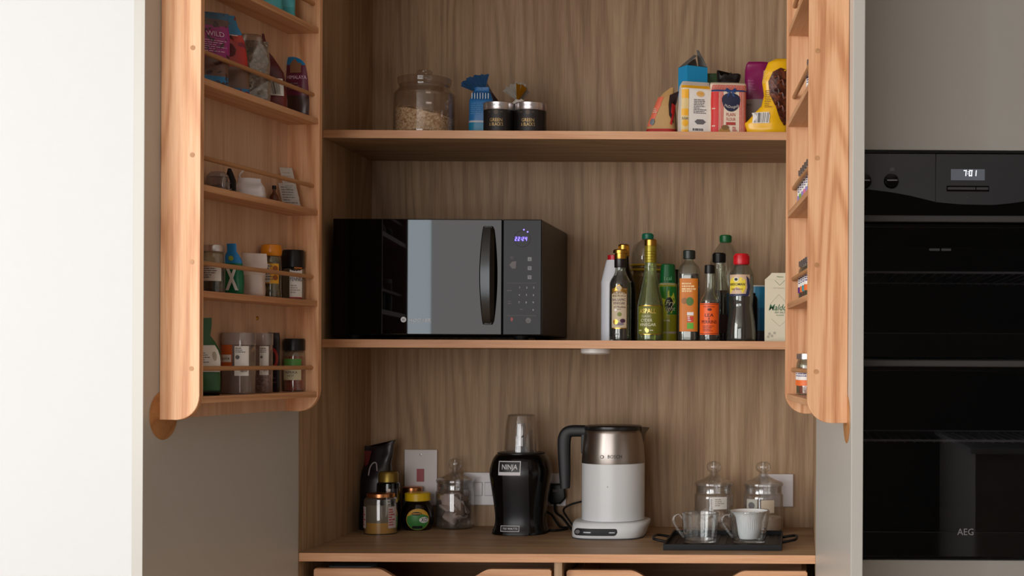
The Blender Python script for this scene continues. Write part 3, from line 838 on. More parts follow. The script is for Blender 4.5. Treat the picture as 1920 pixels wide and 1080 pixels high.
pts = [(.006+.022*math.cos(a), .086+.030*math.sin(a)*(1 if math.sin(a) < 0 else .5)) for a in [2*math.pi*i/28 for i in range(28)]]
q = blob(t, sf, pts, NV, .0015, 'crest')
text(q, "McDougalls", .0066, mat('crest_ink', (205, 196, 190), .5), .007, .064, sf, .0024, width=.034, arch=-14, slant=.2)
patch(t, sf, -.0415, .0415, .1045, .1085, mat('ribbon_blue', (34, 64, 120), .35), .0018, 'ribbon', 12, 1)
bow = []
for sx in (-1, 1):
    bow.append([(.006, .106), (.006+sx*.010, .114), (.006+sx*.014, .108), (.006+sx*.009, .101)]); bow.append([(.006, .106), (.006+sx*.005, .093), (.006+sx*.010, .091), (.006+sx*.006, .102)])
for b in bow: blob(t, sf, b, MATS['ribbon_blue'], .003, 'bow')
RI = mat('red_ink', (170, 50, 40), .5)
text(t, 'PLAIN', .0078, RI, .005, .045, sf, .002, width=.021); text(t, 'FLOUR', .0078, RI, .005, .034, sf, .002, width=.021)
patch(t, sf, -.006, .016, .024, .031, RI, .0015, 'label', 4, 1)
blob(t, sf, ell(-.010, .010, .013, .007), mat('bun_print', (168, 116, 40), .5), .0016, 'picture'); blob(t, sf, ell(-.008, .018, .009, .006), mat('bun_dark', (120, 84, 30), .5), .0018, 'picture')
print_lines(t, sf, .009, .020, .008, .020, 3, RI, .0018, 3)
print_lines(t, sf, -.039, -.026, .060, .064, 1, CRM, .002); print_lines(t, sf, -.039, -.026, .018, .023, 1, CRM, .002)

# black torn bag and green packet behind
Y = 3.60
t = thing('paper_bag', 'torn-topped black bag behind the striped flour bag', 'bag', (at(1366, 150, Y).x, Y, Z2))
s_ = fine([(0, .030, .024, 0, 0), (.12, .030, .024, 0, 0), (.155, .027, .018, 0, 0), (.175, .029, .012, 0, 0)])
obj('packet_body', loft(s_, 48, 2.6, f=lambda c: crump(5, .004)(c)+Vector((0, 0, .014*noise.noise(Vector((c.x*130, 7, c.y*60))) if c.z > .16 else 0))), mat('black_film', (22, 16, 18), .35), t, True, 60)
t, sf = pouch('packet', 'green packet between the blue carton and the torn black bag', 'packet', (at(1337, 150, 3.66).x, 3.66, Z2), .2, .052, .190, .03, mat('green_film', (52, 104, 44), .35), 6, .004, tw=.9)
# magenta bag
Y = 3.56
MG = bands('magenta_bag', [(-.01, (150, 132, 126)), (.103, (128, 12, 80))], rough=.35)
t = thing('packet', 'magenta bag folded over at the top with a pale lower half behind the yellow bag', 'packet', (at(1424, 180, Y).x, Y, Z2))
s_ = fine([(0, .034, .020, 0, 0), (.02, .036, .023, 0, 0), (.10, .035, .022, -.001, 0), (.150, .033, .019, -.003, 0), (.178, .030, .014, -.006, 0), (.193, .028, .009, -.004, -.003), (.198, .024, .004, -.003, -.004)])
fz = crump(44, .004, 30); obj('packet_body', loft(s_, 44, 3, f=fz), MG, t, True, 60); sf = onloft(s_, 3, fz)
text(t, 'TERRA', .006, INKG, -.015, .055, sf, .002, width=.020) if False else print_lines(t, sf, -.030, -.010, .085, .092, 1, INKG, .003)
print_lines(t, sf, -.024, -.004, .12, .15, 4, mat('magenta_ink', (170, 70, 130), .5), .002, 9, .3)
# yellow bag
Y = 3.455
t = thing('packet', 'yellow bag of dark pasta with a barcode and curled open top beside the right door', 'packet', (at(1436, 180, Y).x, Y, Z2))
PY = lambda p: Zr(1436, p, Y, Z2)
k = mpp(Y)
PX = lambda p: (p-1436)*k
def sec(py, xa, xb, dd, pw=2.4): return (max(0, PY(py)), (PX(xb)-PX(xa))/2, dd, (PX(xa)+PX(xb))/2, 0, pw)
s_ = fine([sec(252, 1402, 1478, .020), sec(244, 1400, 1478, .024), sec(233, 1396, 1478, .024), sec(222, 1406, 1474, .022), sec(200, 1428, 1472, .020), sec(180, 1432, 1472, .019), sec(155, 1429, 1476, .021), sec(135, 1432, 1480, .022), sec(118, 1440, 1482, .016), sec(111, 1452, 1480, .008)])
fz = crump(52, .0028, 34)
YB_ = mat('yellow_film', (236, 180, 20), .28)
obj('packet_body', loft(s_, 52, 2.4, f=fz), YB_, t, True, 60); sf = onloft(s_, 2.4, fz)
cen = PX(1440)
def sfa(x, z, o=0):   # x measured from the thing's origin
    best = min(s_, key=lambda q: abs(q[0]-z)); return sf(x-best[3], z, o)
PAST = speckle('dark_pasta', (56, 20, 12), (120, 60, 30), 130, .4, (84, 34, 18))
poly = [(PX(a), PY(b)) for a, b in ((1478, 134), (1463, 130), (1449, 138), (1441, 156), (1443, 180), (1453, 203), (1462, 225), (1470, 238), (1479, 230), (1479, 180))]
w_ = blob(t, sfa, poly, PAST, .003, 'window')
for i in range(9):
    a = (1452+(i % 3)*8, 150+i*8); obj('pasta_shape', tube([(PX(a[0]), -.026, PY(a[1])), (PX(a[0]+7), -.028, PY(a[1]-4)), (PX(a[0]+9), -.026, PY(a[1]+5))], .0024, 6, k=3), PAST, w_)
q = patch(t, sfa, PX(1411), PX(1443), PY(234), PY(213), PAPER, .002, 'label', 8, 3, lambda a, z: (a, z+.22*(PX(1427)-a)*0-.0))
barcode(q, sfa, PX(1414), PX(1441), PY(233), PY(214), INKG, .003)
print_lines(t, sfa, PX(1434), PX(1448), PY(206), PY(172), 10, mat('brown_ink', (110, 80, 20), .5), .0022, 8, .35)
print_lines(t, sfa, PX(1431), PX(1441), PY(160), PY(134), 9, mat('pale_yellow_ink', (245, 225, 150), .5), .0022, 9, .3)

# ================================================================== microwave
mw = thing('microwave', 'black microwave oven with a mirror door and violet clock on the lower shelf', 'microwave', (0, 0, 0))
YM = 3.398
kx = lambda px: at(px, 520, YM).x
kz = lambda py: at(820, py, YM).z
MX0, MX1 = kx(624), kx(1015.5)
MT, MB = at(700, 409.5, YM).z, kz(628)
BODY = mat('microwave_body', (16, 16, 17), .38)
obj('body', box(MX0, MX1, YM+.014, 3.774, MB, MT, .004), BODY, mw)
xs = kx(942)
MGL = mat('microwave_mirror_glass', (5, 5, 6), .025, 0, .29)
dm = obj('door', box(MX0, xs-.0008, YM, YM+.014, MB+.0005, MT-.0008, .002), MGL, mw)
obj('control_panel', box(xs+.0008, MX1, YM, YM+.014, MB+.0005, MT-.0008, .002), mat('microwave_panel', (11, 11, 13), .14, 0, .16), mw)
cp = [o for o in mw.children if o.name.startswith('control_panel')][0]
# bowed grip
pts = [(kz(424), 0), (kz(470), .016), (kz(516), .020), (kz(562), .016), (kz(608), 0)]
bm = bmesh.new(); R = []
N_ = 24
for i in range(N_+1):
    t_ = i/N_; z = kz(424)+(kz(608)-kz(424))*t_; b_ = math.sin(math.pi*t_)
    hw = .0135+.004*b_; yo = YM-.004-.022*b_**.7; xc = kx(916)
    R.append([bm.verts.new(v) for v in ((xc-hw, yo+.006, z), (xc-hw*.8, yo, z), (xc+hw*.45, yo-.001, z), (xc+hw, yo+.008, z), (xc+hw*.7, yo+.012, z), (xc-hw*.8, yo+.012, z))])
for a, b in zip(R, R[1:]):
    for i in range(6): bm.faces.new((a[i], a[(i+1) % 6], b[(i+1) % 6], b[i]))
bm.faces.new(R[0]); bm.faces.new(R[-1][::-1])
hd = obj('handle', bm, mat('handle_gloss_black', (13, 13, 14), .22), dm, True, 35)
for z in (kz(430), kz(602)): obj('handle_mount', box(kx(916)-.009, kx(916)+.009, YM-.006, YM+.001, z-.008, z+.008, .001), BLK, dm)
for x in (MX0+.04, MX1-.055):
    for y in (YM+.04, 3.72): obj('foot', lathe([(.016, Z1-MB), (.019, -.0005)], 20), BLKM, mw).location = (x, y, MB)
MI = mat('hoover_ink', (196, 198, 204), .4)
text(dm, 'HOOVER', .0085, MI, kx(788), kz(604), flat(YM), width=.052, bold=.012)
e = blob(dm, flat(YM), ell(kx(757), kz(599.5), .0066, .0066), MI, .0006); text(e, 'H', .0055, MGL, kx(757), kz(602), flat(YM), .0011)
VIO = mat('violet_led', (90, 80, 255), .5, emit=(120, 100, 255), es=3.2)
digits(cp, '22:24', kx(965), kz(451), .0095, VIO, flat(YM), .0008, .48, .26, .15)
for a, b in ((982, 430), (989, 434)): blob(cp, flat(YM), ell(kx(a), kz(b), .0018, .0018, 10), VIO, .0008, 'indicator')
rg = obj('dial_ring', tube([(kx(979)+.019*math.cos(a*math.pi/16), YM-.0003, kz(447)+.019*math.sin(a*math.pi/16)) for a in range(32)], .0003, 4, True), mat('ring_grey', (50, 46, 52), .4), cp)
for a, b, s in ((974.5, 538, '1'), (988, 538, '2'), (1001, 538, '3'), (974, 552, '4'), (987.5, 552, '5'), (1000.5, 552, '6'), (973.5, 566, '7'), (987, 566, '8'), (1000, 566, '9'), (1000, 580, '0')):
    text(cp, s, .0042, MI, kx(a), kz(b+2), flat(YM), name='key_number')
for i, (a, b) in enumerate(((993, 485), (993, 502), (993, 519))):
    q = kx(a); z = kz(b); bm = box(q-.0045, q+.0045, YM-.0006, YM-.0001, z-.0045, z+.0045); obj('key_symbol', bm, mat('key_ink', (112, 112, 118), .4), cp); text(cp, ('o', '%', '%')[i], .005, MGL, q, z-.002, flat(YM), .0012, name='key_symbol')
for y_ in (530, 591): obj('key_rule', box(kx(951), kx(1006), YM-.0006, YM-.0001, kz(y_)-.0003, kz(y_)+.0003), INKG, cp)
for a, b, w_ in ((957, 545, 12), (957, 565, 9), (957, 569, 9), (979, 580, 8), (962, 482, 11), (962, 485, 9)):
    print_lines(cp, flat(YM), kx(a-w_/2), kx(a+w_/2), kz(b+1.2), kz(b-1.2), 1, INKG, seed=a)
blob(cp, flat(YM), [(kx(955), kz(496)), (kx(960), kz(490)), (kx(968), kz(489)), (kx(967), kz(503)), (kx(960), kz(503))], INKG, .0006, 'key_symbol')
blob(cp, flat(YM), ell(kx(991), kz(600), .0068, .0068, 8), INKG, .0006, 'key_symbol'); text(cp, 'o', .006, MGL, kx(991), kz(602.5), flat(YM), .0011, name='key_symbol')
blob(cp, flat(YM), ell(kx(960), kz(598), .003, .005, 8), mat('key_red', (150, 60, 60), .5), .0006, 'key_symbol')

# small white puck light under the lower shelf
Y = 3.45; c = at(1117, 660, Y)
pk = thing('puck_light', 'small white round light fixed under the lower shelf', 'light', (c.x, Y, Z1-T))
obj('housing', lathe([(.002, -.0125), (.031, -.0125), (.035, -.010), (.0355, -.003), (.0355, 0)], 40), WHT, pk, True)
obj('lens', lathe([(.001, -.0132), (.026, -.0132), (.026, -.0126)], 32), mat('puck_lens', (235, 232, 225), .3), pk)
# ================================================================== bottles on the lower shelf
G_CL = glass('pale_bottle_glass', (243, 245, 240), .06, .8, .01, 2.6, .03, (200, 200, 196))
G_GR = glass('green_bottle_glass', (236, 243, 222), .06, .8, .01, 2.6, .10, (176, 186, 140))
G_DK = mat('dark_bottle_glass', (9, 7, 8), .12, 0, .25)
PET = glass('clear_plastic', (246, 246, 243), .06, .6, .03, 2.4, .04, (200, 196, 188))
OPAQUE += [G_DK]
WPL = mat('bottle_white', (214, 216, 224), .4); OPAQUE += [WPL]
B = Z1
# white bottle, red cap
t, sp = bottle('bottle', 'white plastic bottle with a red cap, leftmost on the lower shelf', 'bottle', 1150, 3.56, B,
    [(22, 645), (22.5, 638), (22.5, 540), (22, 527), (14, 492), (12, 488)], WPL, cap=[(11, 489), (11, 479), (8, 478)], capm=mat('cap_red', (190, 24, 34), .35), k=2, p=2.6)
patch(t, surf_prof(sp, .25), .000, .016, Zr(1150, 570, 3.56, B), Zr(1150, 528, 3.56, B), MATS['cap_red'], .0006)
# second gold-capped dark bottle
t, sp = bottle('vinegar_bottle', 'dark bottle with a ribbed gold cap behind the balsamic vinegar', 'bottle', 1169, 3.55, B,
    [(22, 645), (23, 640), (23, 545), (20, 525), (11, 500), (9.5, 480)], G_DK, cap=[(9.5, 482), (10, 481), (10, 460), (8, 458)], capm=GOLD, k=3)
ribs(t, 10*mpp(3.55), Zr(1169, 480, 3.55, B), Zr(1169, 462, 3.55, B), 30, GOLD, cnt=26)
patch(t, surf_prof(sp), .000, .024, Zr(1169, 600, 3.55, B), Zr(1169, 528, 3.55, B), mat('label_mauve', (120, 104, 104), .5), .0006)
# balsamic vinegar
Y = 3.45
t, sp = bottle('vinegar_bottle', 'slim dark balsamic vinegar bottle with gold cap and cream label, frontmost left', 'bottle', 1163, Y, B,
    [(18, 642), (20, 639), (20.5, 630), (20.5, 545), (19, 528), (13, 517), (10, 508), (10, 498), (10.5, 482)], G_CL,
    liquid=(G_DK, 517), cap=[(10.5, 490), (11, 489), (11, 476), (13.5, 475.5), (13.5, 470), (12, 468)], capm=GOLD, k=3)
z_ = lambda p: Zr(1163, p, Y, B)
obj('neck_sleeve', lathe([(11*mpp(Y), z_(502)), (11.4*mpp(Y), z_(501)), (11.4*mpp(Y), z_(486)), (10.9*mpp(Y), z_(485.5))], 32), mat('sleeve_black', (20, 12, 16), .35), t, True)
s = surf_prof(sp)
K = mpp(Y)
LAB = mat('cream_label', (196, 180, 152), .5)
q = patch(t, s, -15.5*K, 15.5*K, z_(617), z_(541), GOLD, .0004, 'label', 12, 6)
patch(q, s, -14.5*K, 14.5*K, z_(615), z_(543), LAB, .0007, 'label_face', 12, 6)
blob(q, s, [(-14*K, z_(552)), (-15*K, z_(544)), (-8*K, z_(541)), (0, z_(534)), (8*K, z_(541)), (15*K, z_(544)), (14*K, z_(552))], GOLD, .001, 'crest'); blob(q, s, ell(0, z_(541), 5*K, 4.5*K, 14), MATS['cream_label'], .0014, 'crest')
text(q, 'FILIPPO', 5*K, mat('gold_dark_ink', (120, 90, 50), .5), 0, z_(552), s, .0016, width=24*K); text(q, 'BERIO', 4*K, MATS['gold_dark_ink'], 0, z_(557.5), s, .0016, width=24*K)
PU = mat('plum_ink', (70, 34, 60), .5)
text(q, 'BALSAMIC', 4.6*K, PU, 0, z_(565), s, .0012, width=25*K); text(q, 'VINEGAR', 4.6*K, PU, 0, z_(571.5), s, .0012, width=22*K); text(q, 'of Modena', 4*K, PU, 1*K, z_(578), s, .0012, width=22*K, slant=.3)
patch(q, s, -8*K, -4*K, z_(584), z_(580), WHT, .0012, 'label_face', 2, 1); print_lines(q, s, -3*K, 9*K, z_(582), z_(580), 1, INKG, .0012)
blob(q, s, ell(1*K, z_(590), 4*K, 4*K, 16), mat('seal_green', (120, 130, 50), .5), .0012, 'seal')
blob(q, s, ell(-6*K, z_(604), 5*K, 5*K, 10), GOLD, .0012, 'picture'); blob(q, s, ell(7*K, z_(602), 5*K, 4*K, 10), PU, .0012, 'picture'); blob(q, s, ell(0, z_(608), 10*K, 3*K, 12), mat('grape_grey', (130, 118, 130), .5), .0011, 'picture')
print_lines(t, s, -8*K, 6*K, z_(629), z_(626), 1, INKG, .0006)
# large clear oil bottle with green cap, behind
Y = 3.68
OIL = mat('olive_oil', (78, 74, 20), .15)
OILT = glass('oil_tint', (222, 208, 110), .06, .4, .02, 3, .12, (120, 110, 30))
GC = mat('cap_green', (12, 112, 84), .35)
t, sp = bottle('oil_bottle', 'large clear oil bottle with a teal green cap behind the cyder vinegar', 'bottle', 1214, Y, B,
    [(30, 650), (32, 645), (32, 560), (30, 545), (32, 530), (31, 520), (29, 512), (32, 504), (31, 496), (31, 480), (26, 462), (14, 452), (9.5, 447)], PET,
    liquid=(OILT, 496), cap=[(10, 449), (10.5, 448), (10.5, 440), (9, 438)], capm=GC, k=3)
ribs(t, 10.5*mpp(Y), Zr(1214, 448, Y, B), Zr(1214, 440, Y, B), 20, GC)
for yy in (498, 507): obj('oil_glow_ring', tube([(31.5*mpp(Y)*math.cos(a*math.pi/20), 31.5*mpp(Y)*math.sin(a*math.pi/20), Zr(1214, yy, Y, B)) for a in range(40)], .0028, 8, True), mat('oil_glow', (178, 146, 34), .3), t, True)  # rings coloured gold for the glow of oil through the waist ribs
# cyder vinegar
Y = 3.46; K = mpp(Y)
VIN = mat('cider_vinegar', (150, 150, 62), .12); VINT = glass('vinegar_tint', (226, 228, 150), .05, .4, .02, 3)
t, sp = bottle('vinegar_bottle', 'tall pale green cyder vinegar bottle with gold neck and olive label', 'bottle', 1219.5, Y, B,
    [(22, 642), (24, 639), (24.5, 630), (24.5, 585), (24, 570), (20, 552), (14.5, 525), (12, 508), (11, 490), (10.5, 468)], G_GR,
    liquid=(VINT, 520), cap=[(10.5, 462), (11.5, 461), (11.5, 450.5), (10, 449)], capm=GOLD, k=3)
z_ = lambda p: Zr(1219.5, p, Y, B); s = surf_prof(sp)
obj('neck_foil', lathe([(11.3*K, z_(493)), (11.6*K, z_(492)), (11.2*K, z_(466)), (11*K, z_(461))], 32), mat('foil_olive', (150, 138, 40), .3, .5), t, True)
for yy in (472, 477, 482, 487): obj('foil_line', tube([(11.6*K*math.cos(a*math.pi/12), 11.6*K*math.sin(a*math.pi/12), z_(yy)) for a in range(24)], .0005, 5, True), GOLD, t)
OLV = mat('olive_label', (104, 106, 20), .45)
q = patch(t, s, -23.5*K, 31*K, z_(628), z_(573.5), OLV, .0005, 'label', 18, 4)
patch(q, s, -23.5*K, 31*K, z_(574.5), z_(573), GOLD, .0008, 'gold_border', 18, 1); patch(q, s, -23.5*K, 31*K, z_(628), z_(626.5), GOLD, .0008, 'gold_border', 18, 1)
CI = mat('cream_ink', (226, 222, 190), .5); CG = mat('bright_gold_ink', (230, 200, 110), .35, .5)
text(q, 'ASPALL', 8.5*K, CG, -3*K, z_(588), s, .0012, width=32*K, bold=.01)
text(q, 'CLASSIC', 4*K, CI, -5*K, z_(595.5), s, .0012, width=18*K)
text(q, 'CYDER', 5.6*K, CI, -5*K, z_(604), s, .0012, width=22*K, bold=.006); text(q, 'VINEGAR', 5.6*K, CI, -3*K, z_(612), s, .0012, width=32*K, bold=.006)
blob(q, s, [(-6*K, z_(623)), (-8*K, z_(618)), (-5*K, z_(614)), (-3*K, z_(617)), (0, z_(618)), (0, z_(622)), (-3*K, z_(625))], CG, .0012); print_lines(q, s, -20*K, -10*K, z_(622), z_(619), 1, CI, .0012); print_lines(q, s, 2*K, 12*K, z_(622), z_(619), 1, CI, .0012)
# spray can
Y = 3.55; K = mpp(Y)
GRN = mat('spray_cap_green', (8, 100, 50), .35)
SPB = mat('can_paint', (158, 154, 30), .35); OPAQUE += [SPB]
t, sp = bottle('spray_can', 'green-topped cooking spray can with a green and yellow body beside the cyder vinegar', 'can', 1252, Y, B,
    [(17, 645), (17.5, 642), (17.5, 540), (17, 533), (15, 531)], SPB, cap=[(15.5, 531.5), (16, 531), (13, 497), (11.5, 495.5)], capm=GRN, k=1)
z_ = lambda p: Zr(1252, p, Y, B); s = surf_prof(sp)
patch(t, s, -17*K, 17*K, z_(534.5), z_(531), WHT, .0006, 'white_ring', 12, 1)
q = patch(t, s, -16*K, 22*K, z_(590), z_(538), mat('can_green', (40, 124, 48), .35), .0006, 'label', 10, 8, lambda a, z: (a, z if z > z_(580) or True else z))
pts = [(-16*K, z_(560)), (-4*K, z_(545)), (6*K, z_(550)), (10*K, z_(566)), (2*K, z_(588)), (-10*K, z_(600)), (-16*K, z_(602))]
pts = [(a+7*K, b) for a, b in pts]; blob(q, s, pts, mat('can_yellow', (205, 200, 60), .4), .0009, 'swirl'); blob(q, s, ell(4*K, z_(572), 8*K, 14*K), mat('can_black', (24, 26, 24), .4), .0013, 'oval')
text(q, 'Fry', 9*K, CI, 5*K, z_(573), s, .0017, slant=.3); text(q, 'light', 8*K, CI, 5*K, z_(583), s, .0017, slant=.3)
text(t, '1cal', 7*K, mat('cap_letter', (130, 200, 150), .5), 1*K, z_(526), cyl(15.2*K), .0012)
print_lines(t, s, -6*K, 14*K, z_(605), z_(600), 1, CI, .001); patch(t, s, -16*K, 20*K, z_(641), z_(622), mat('can_pale', (196, 180, 170), .4), .0007, 'label', 10, 1)
# small dark-capped bottle behind spray can
bottle('bottle', 'small dark bottle with a black cap half hidden right of the spray can', 'bottle', 1264, 3.64, B,
    [(15, 648), (16, 645), (16, 560), (9, 538), (7, 530)], G_DK, cap=[(9, 530), (9, 506), (7.5, 505)], capm=BLK, k=2)
# orange-labelled oil bottle (square shoulders)
Y = 3.47; K = mpp(Y)
t, sp = bottle('oil_bottle', 'square-shouldered clear bottle with orange label and dark green cap in mid shelf', 'bottle', 1292, Y, B,
    [(19, 641), (20.5, 638), (20.5, 520), (20, 508), (17, 499), (10, 491), (8, 487), (8, 482)], G_CL,
    liquid=(glass('walnut_tint', (120, 100, 80), .06, .4, .02, 3), 514), cap=[(9, 486), (11.5, 485), (11.5, 471), (10, 469.5)], capm=mat('cap_bottle_green', (30, 40, 36), .4), k=3, p=3.2)
z_ = lambda p: Zr(1292, p, Y, B)
def sq(sp, p, ds=1.0):
    def g(x, z, o=0):
        r = rad(sp, z); q = min(.985, abs(x)/r); return Vector((x, -(r*(1-q**p)**(1/p))*ds-o, z))
    return g
s = sq(sp, 3.2)
OR = mat('orange_label', (206, 118, 26), .5)
q = patch(t, s, -16.5*K, 17.5*K, z_(622), z_(523), OR, .0006, 'label', 12, 4)
OI = mat('pale_orange_ink', (240, 205, 150), .5)
for yy, ww in ((533, 18), (538, 24), (543, 26), (547, 20)): print_lines(q, s, -12*K, (-12+ww)*K, z_(yy+1.6), z_(yy-1.6), 1, OI, .0012, yy, .9, 'small_print', .95)
blob(q, s, ell(3*K, z_(566), 7*K, 8*K), mat('leaf_green', (70, 110, 40), .5), .0012, 'picture'); blob(q, s, ell(-7*K, z_(565), 6*K, 6*K), mat('nut_brown', (150, 96, 40), .5), .0011, 'picture')
patch(q, s, -2*K, 10*K, z_(592), z_(586), WHT, .0012, 'label_panel', 3, 1); patch(q, s, -2*K, 10*K, z_(604), z_(594), mat('tl_red', (200, 50, 30), .5), .0012, 'label_panel', 3, 1); patch(q, s, -2*K, 10*K, z_(617), z_(606), mat('tl_green', (90, 170, 40), .5), .0012, 'label_panel', 3, 1)
print_lines(q, s, -1*K, 6*K, z_(604), z_(594), 3, WHT, .0016)
# black-capped clear bottle behind
Y = 3.58; K = mpp(Y)
t, sp = bottle('sauce_bottle', 'clear ribbed bottle of dark sauce with a black cap behind the soy sauce', 'bottle', 1348, Y, B,
    [(20, 645), (21, 640), (21, 560), (19, 545), (14, 525), (11, 508), (10, 492)], G_CL, liquid=(G_DK, 545), cap=[(10, 493), (12, 492), (12, 476), (10.5, 474.5)], capm=BLK, k=3)
ribs(t, 12*K, Zr(1348, 491, Y, B), Zr(1348, 477, Y, B), 20, BLK, cnt=30)
patch(t, surf_prof(sp), -2*K, 20*K, Zr(1348, 625, Y, B), Zr(1348, 590, Y, B), mat('brown_label', (60, 36, 30), .5), .0006)
# large clear bottle with green cap
Y = 3.70; K = mpp(Y)
GC2 = mat('cap_leaf_green', (14, 100, 50), .35)
t, sp = bottle('oil_bottle', 'large empty-looking clear bottle with a dark green cap behind the soy sauce', 'bottle', 1360, Y, B,
    [(30, 650), (32, 646), (32, 560), (30, 545), (31, 520), (30, 500), (25, 478), (14, 460), (10, 454)], PET, liquid=(OILT, 600), cap=[(10.5, 455), (11, 454), (11, 443), (9.5, 441)], capm=GC2, k=3)
ribs(t, 11*K, Zr(1360, 453, Y, B), Zr(1360, 443, Y, B), 20, GC2)
# worcester sauce
Y = 3.44; K = mpp(Y)
t, sp = bottle('sauce_bottle', 'slim bottle with a bright orange label and black cap, between cooking oil and soy', 'bottle', 1330.5, Y, B,
    [(17, 641), (18.5, 638), (18.5, 572), (17, 560), (11.5, 548), (9.5, 530), (9, 512)], G_CL, liquid=(G_DK, 566), cap=[(9, 513), (10, 512), (9.7, 498), (8.5, 497)], capm=BLK, k=3)
z_ = lambda p: Zr(1330.5, p, Y, B); s = surf_prof(sp)
LO = mat('label_orange', (238, 96, 24), .45); DO = mat('label_print_brown', (90, 24, 20), .5)
q = patch(t, s, -22*K, 22*K, z_(628), z_(569), LO, .0006, 'label', 14, 4)
for yy in (571, 626): patch(q, s, -20*K, 20*K, z_(yy+.5), z_(yy-.5), DO, .001, 'rule', 12, 1)
text(q, 'THE ORIGINAL', 2.6*K, DO, 0, z_(577), s, .0012, width=22*K); blob(q, s, ell(1*K, z_(581), 4*K, 2.5*K, 10), DO, .0012)
text(q, 'LEA', 6*K, DO, 0, z_(594.5), s, .0012, width=16*K, bold=.012); text(q, '&', 4*K, DO, 0, z_(599.5), s, .0012); text(q, 'PERRINS', 6*K, DO, 0, z_(607), s, .0012, width=29*K, bold=.012)
print_lines(q, s, -12*K, 12*K, z_(623), z_(611), 4, DO, .0012, 6, .4)
# soy sauce
Y = 3.46; K = mpp(Y)
t, sp = bottle('soy_sauce_bottle', 'soy sauce bottle with a red cap and yellow and navy label', 'bottle', 1390, Y, B,
    [(25, 642), (27.5, 639), (28, 625), (26, 604), (22, 580), (21, 572), (22.5, 560), (23, 525), (22, 512), (16, 499), (12, 495)], G_CL,
    liquid=(G_DK, 516), cap=[(12.5, 497), (14.5, 495), (15, 489), (13.5, 478), (12, 476)], capm=mat('cap_bright_red', (206, 22, 36), .35), k=3)
ribs(t, 14.6*K, Zr(1390, 495, Y, B), Zr(1390, 480, Y, B), 20, MATS['cap_bright_red'])
z_ = lambda p: Zr(1390, p, Y, B); s = surf_prof(sp)
SN_ = mat('soy_navy', (44, 48, 84), .45); SY = mat('soy_yellow', (232, 210, 60), .45)
q = patch(t, s, -26*K, 18*K, z_(556), z_(516), mat('soy_cream', (206, 176, 150), .45), .0006, 'label', 14, 4)
blob(q, s, [(10*K, z_(518)), (16*K, z_(524)), (18*K, z_(540)), (16*K, z_(554)), (8*K, z_(556)), (12*K, z_(540))], SN_, .0011, 'navy_panel')
blob(q, s, [(-24*K, z_(528)), (-16*K, z_(521)), (0, z_(521)), (8*K, z_(526)), (9*K, z_(540)), (4*K, z_(551)), (-24*K, z_(551))], SY, .0011, 'yellow_panel')
blob(q, s, ell(-9*K, z_(525), 5*K, 4.4*K, 18), mat('cream_patch', (230, 225, 205), .5), .0015, 'emblem'); blob(q, s, ell(-9*K, z_(525), 3.4*K, 3*K, 6), INK, .0019, 'emblem')
text(q, 'KIKKOMAN', 4.6*K, INK, -8*K, z_(536.5), s, .0018, width=30*K, bold=.012); text(q, 'Soy Sauce', 3.6*K, DO, -8*K, z_(544.5), s, .0018, width=22*K, bold=.006)
patch(q, s, -25*K, 14*K, z_(556), z_(552), SN_, .0013, 'navy_band', 10, 1)
# blue tin
Y = 3.60; K = mpp(Y)
TB = bands('tin_blue_print', [(-.01, (52, 50, 66)), (.028, (22, 112, 160)), (.085, (34, 140, 190))], rough=.35); OPAQUE += [TB]
t, sp = bottle('drum', 'blue tin with a white rim between the soy sauce and salt box', 'tin', 1421, Y, B, [(22, 648), (22.5, 645), (22.5, 538)], TB, cap=[(22.8, 538.5), (23.2, 538), (23.2, 536), (21, 535.5)], capm=WHT, k=1, capname='lid')
t, sp = bottle('bottle', 'small black bottle between the soy sauce and the blue tin', 'bottle', 1408, 3.53, B, [(11, 642), (12, 640), (12, 560), (10, 555)], G_DK, cap=[(8.5, 556), (8.5, 550), (7, 549)], capm=BLK, k=1)
# salt carton
Y = 3.452; K = mpp(Y)
X = at(1462, 580, Y+.02).x
t = thing('salt_carton', 'cream sea salt carton with green script at the right end of the lower shelf', 'box', (X, Y+.026, B))
CRT = paint('carton_cream', (214, 206, 182), .5, .02)
h = Zr(1462, 524, Y, B); w = 28*K
obj('carton_body', box(-w, w, -.026, .026, 0, h, .0005), CRT, t)
obj('gable_top', prism([(-w, h), (w, h), (w, h+.012), (w-.004, h+.016), (-w+.016, h+.016), (-w+.012, h+.010)], -.022, .020, .0005), CRT, t)
s = flat(-.026); GS = mat('script_green', (40, 100, 60), .5); GRY = mat('faint_line', (176, 166, 150), .6)
q = text(t, 'Maldon', .0145, GS, -.001, h-.074, s, .0006, width=.052, slant=.3, bold=.012)
text(t, 'SEA SALT', .0046, GS, .001, h-.081, s, .0006, width=.026); text(t, 'FLAKES', .0030, GS, .001, h-.087, s, .0006, width=.018)
text(t, 'THE ORIGINAL', .0028, GRY, -.002, h-.022, s, .0006, width=.028)
def ln(a, b, m, wd=.0004): return obj('line_print', tube([(a[0], -.0261, a[1]), (b[0], -.0261, b[1])], wd, 4), m, t)
for a, b in (((-.022, h-.058), (-.002, h-.036)), ((-.002, h-.036), (.018, h-.058)), ((-.02, h-.094), (0, h-.112)), ((0, h-.112), (.02, h-.094))): ln(a, b, GRY)
for a, b in (((-.012, h-.002), (0, h-.014)), ((0, h-.014), (.012, h-.002))): ln(a, b, GS)
text(t, 'Maldon', .0035, GS, 0, h+.005, flat(-.022), .0006, width=.016, slant=.3)
for a, b in ((-.024, h-.13), (-.018, h-.135), (-.027, h-.137), (-.012, h-.128)): blob(t, s, ell(a, b, .0035, .0035, 7), GRY, .0005, 'flake_print')

